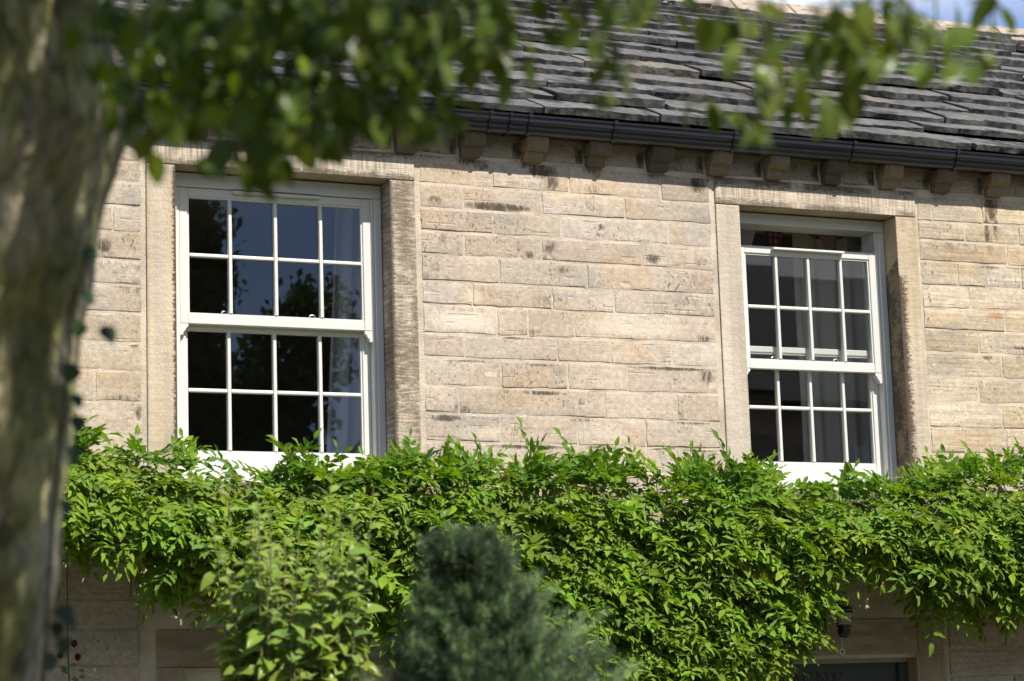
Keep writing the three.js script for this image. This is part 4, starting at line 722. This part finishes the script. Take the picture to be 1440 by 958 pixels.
  near.slice(0, 300).forEach((m, i) => part('leaf', geos[i % 5], mats[Math.floor(r() * 4)], tree).applyMatrix4(m));
  const rest = near.slice(300), crown = [];
  for (let k = 0; k < 15000; k++) { // crown overhead
    const a = r() * 6.283, c = 2 * r() - 1, q = Math.pow(r(), 0.4), s = Math.sqrt(1 - c * c), p = V(0.85 + 1.9 * q * s * Math.cos(a), 4.75 + 1.35 * q * c, 8.6 + 2.2 * q * s * Math.sin(a));
    if (p.y < 3.25 || vnoise(p.x * 1.7 + 5, p.z * 1.7 + p.y * 1.2, 631) < 0.36) continue;
    crown.push(place(p, V((r() - 0.5) * 1.6, -0.6 + 0.6 * (r() - 0.5), (r() - 0.5) * 1.6), V((r() - 0.5), 1, r() - 0.5), 1.2 + 0.6 * r()));
  }
  const all = [...rest, ...crown]; instanced('foliage', geos[0], leafMat([0.085, 0.14, 0.005], { t: 0.42, coat: 0.25, cr: 0.25 }), all, all.map(() => tint(r, 0.4, 0.3)), tree);
  // ivy on the trunk
  const ivy = thing('ivy', 'few dark ivy leaves clinging to the mossy tree trunk', 'ivy');
  const ig = leafGeo(0.035, 0.036, { n: 4, fold: 0.1, curl: 0.2, skew: 0.6, pow: 0.7 }), im = [leafMat([0.03, 0.06, 0.018], { t: 0.2, coat: 0.3 }), leafMat([0.05, 0.09, 0.03], { t: 0.2, coat: 0.3 })];
  part('stem', tube([[1.0, 1.2, 7.45], [1.02, 1.75, 7.46], [1.03, 2.1, 7.52], [1.045, 2.45, 7.6], [1.06, 2.7, 7.63]], [0.005, 0.004, 0.002], 5, 20), wood, ivy);
  for (const [x, y, z] of [[1.098, 2.425, 7.633], [1.07, 2.5, 7.6], [1.06, 2.44, 7.6], [1.05, 2.36, 7.58], [1.055, 2.3, 7.575], [1.06, 2.26, 7.57], [1.05, 2.2, 7.56], [1.045, 1.9, 7.5], [1.04, 1.87, 7.49], [1.05, 1.84, 7.5], [1.03, 1.81, 7.49], [1.06, 1.88, 7.5], [1.07, 2.58, 7.62], [1.05, 2.1, 7.53]]) part('leaf', ig, im[r() < 0.6 ? 0 : 1], ivy).applyMatrix4(place(V(x, y + 0.02, z), V((r() - 0.3) * 0.8, -0.9, 0.5 * r()), V(0.2 + 0.4 * r(), 0.3, 0.9), 0.85 + 0.4 * r()));
}

// ------------------------------------------------------------------ ground and the far side of the street (seen mirrored in the panes)
const gravel = tex(512, 512, (u, v, o) => { const l = 0.75 + 0.4 * (fbm(u * 40, v * 40, 701, 3) - 0.5) + 0.2 * (hash2(u * 512, v * 512, 1) - 0.5); o[0] = l; o[1] = l * 0.97; o[2] = l * 0.9; }); gravel.repeat.set(90, 90);
{ const g = new THREE.PlaneGeometry(260, 260); g.rotateX(-Math.PI / 2); structure('ground', g, std({ map: gravel, color: lin(0.1, 0.105, 0.06) }), 'dark mossy ground in front of the stone house'); }
{
  const far = thing('opposite_house', 'plain stone house with a dark roof on the far side of the street', 'house', null, [25, 0, 27]);
  part('wall', box(-7, 9, 0, 7.9, 0, 7), plainStone, far);
  const roofG = new THREE.ExtrudeGeometry(new THREE.Shape([[-0.4, 7.9], [7.4, 7.9], [3.5, 11.2]].map((p) => new THREE.Vector2(...p))), { depth: 16.6, bevelEnabled: false }); roofG.rotateY(-Math.PI / 2); roofG.translate(9.3, 0, 0); roofG.scale(1, 1, 1);
  part('roof', roofG, slateMats[1], far);
  part('chimney', box(-5.9, -5.0, 10, 12.4, 3, 3.8, 0.02), plainStone, far);
  var oppositeHouse = far;
  for (const x of [-4.5, 0.5, 5.5]) { part('window', box(x - 0.5, x + 0.5, 5.4, 6.9, -0.03, -0.005, 0.005), paint, far); }
}
[[-2, 29, 'stone house across the street behind the tall narrow tree'], [-21, 28, 'stone house at the open end of the far row'], [44, 27, 'stone house at the far end beyond the opposite chimney']].forEach(([x, z, label]) => { const c = oppositeHouse.clone(); c.name = numbered('opposite_house'); c.position.set(x, 0, z); c.userData = { label, category: 'house', group: 'houses across the street' }; scene.add(c); });
oppositeHouse.userData.group = 'houses across the street';
{
  const r = rngOf(91), clump = (() => { const gs = []; for (let i = 0; i < 16; i++) { const g = leafGeo(0.14, 0.1, { n: 2, fold: 0.2 }); g.applyMatrix4(place(V((r() - 0.5) * 0.4, (r() - 0.5) * 0.4, (r() - 0.5) * 0.4), V(r() - 0.5, r() - 0.7, r() - 0.5), V(r() - 0.5, 1, r() - 0.5))); gs.push(g); } return mergeGeometries(gs); })(), lm = leafMat([0.05, 0.1, 0.02], { t: 0.3, coat: 0.1 }), wood = std({ color: lin(0.1, 0.085, 0.06) });
  const L = ['tall narrow dark tree across the street', 'round topped tree across the street beside the tall one', 'low bushy tree across the street near the opposite house'];
  [[10.2, 24, 12.4, 0.95], [12.9, 24.5, 9.3, 1.8], [16.2, 25.5, 8.6, 2.0]].forEach(([x, z, h, w], k) => {
    const t = thing('street_tree', L[k], 'tree', 'trees across the street', [x, 0, z]);
    part('trunk', tube([[0, 0, 0], [0.1, h * 0.3, 0], [0, h * 0.7, 0.1]], [0.2, 0.15, 0.06], 9, 14), wood, t);
    for (let i = 0; i < 6; i++) { const a = i * 1.05, y = h * (0.35 + 0.05 * i); part('limb', tube([[0.05, y, 0], [Math.cos(a) * w * 0.4, y + 0.6, Math.sin(a) * w * 0.4], [Math.cos(a) * w * 0.75, y + 1.2, Math.sin(a) * w * 0.75]], [0.07, 0.05, 0.02], 6, 8), wood, t); }
    const m = [], c = [];
    for (let i = 0; i < 2300; i++) { const a = r() * 6.283, cc = 2 * r() - 1, q = Math.pow(r(), 0.4), s = Math.sqrt(1 - cc * cc), p = V(w * q * s * Math.cos(a), h * 0.62 + h * 0.36 * q * cc, w * q * s * Math.sin(a)); if (vnoise(p.x * 1.1 + 9 * k, p.y * 1.2 + p.z, 641) < 0.34) continue; m.push(place(p, V(r() - 0.5, r() - 0.5, r() - 0.5), V(r() - 0.5, 1, r() - 0.5), 0.8 + 0.5 * r())); c.push(tint(r, 0.4, 0.2)); }
    instanced('crown', clump, lm, m, c, t);
  });
}

renderer.render(scene, camera);
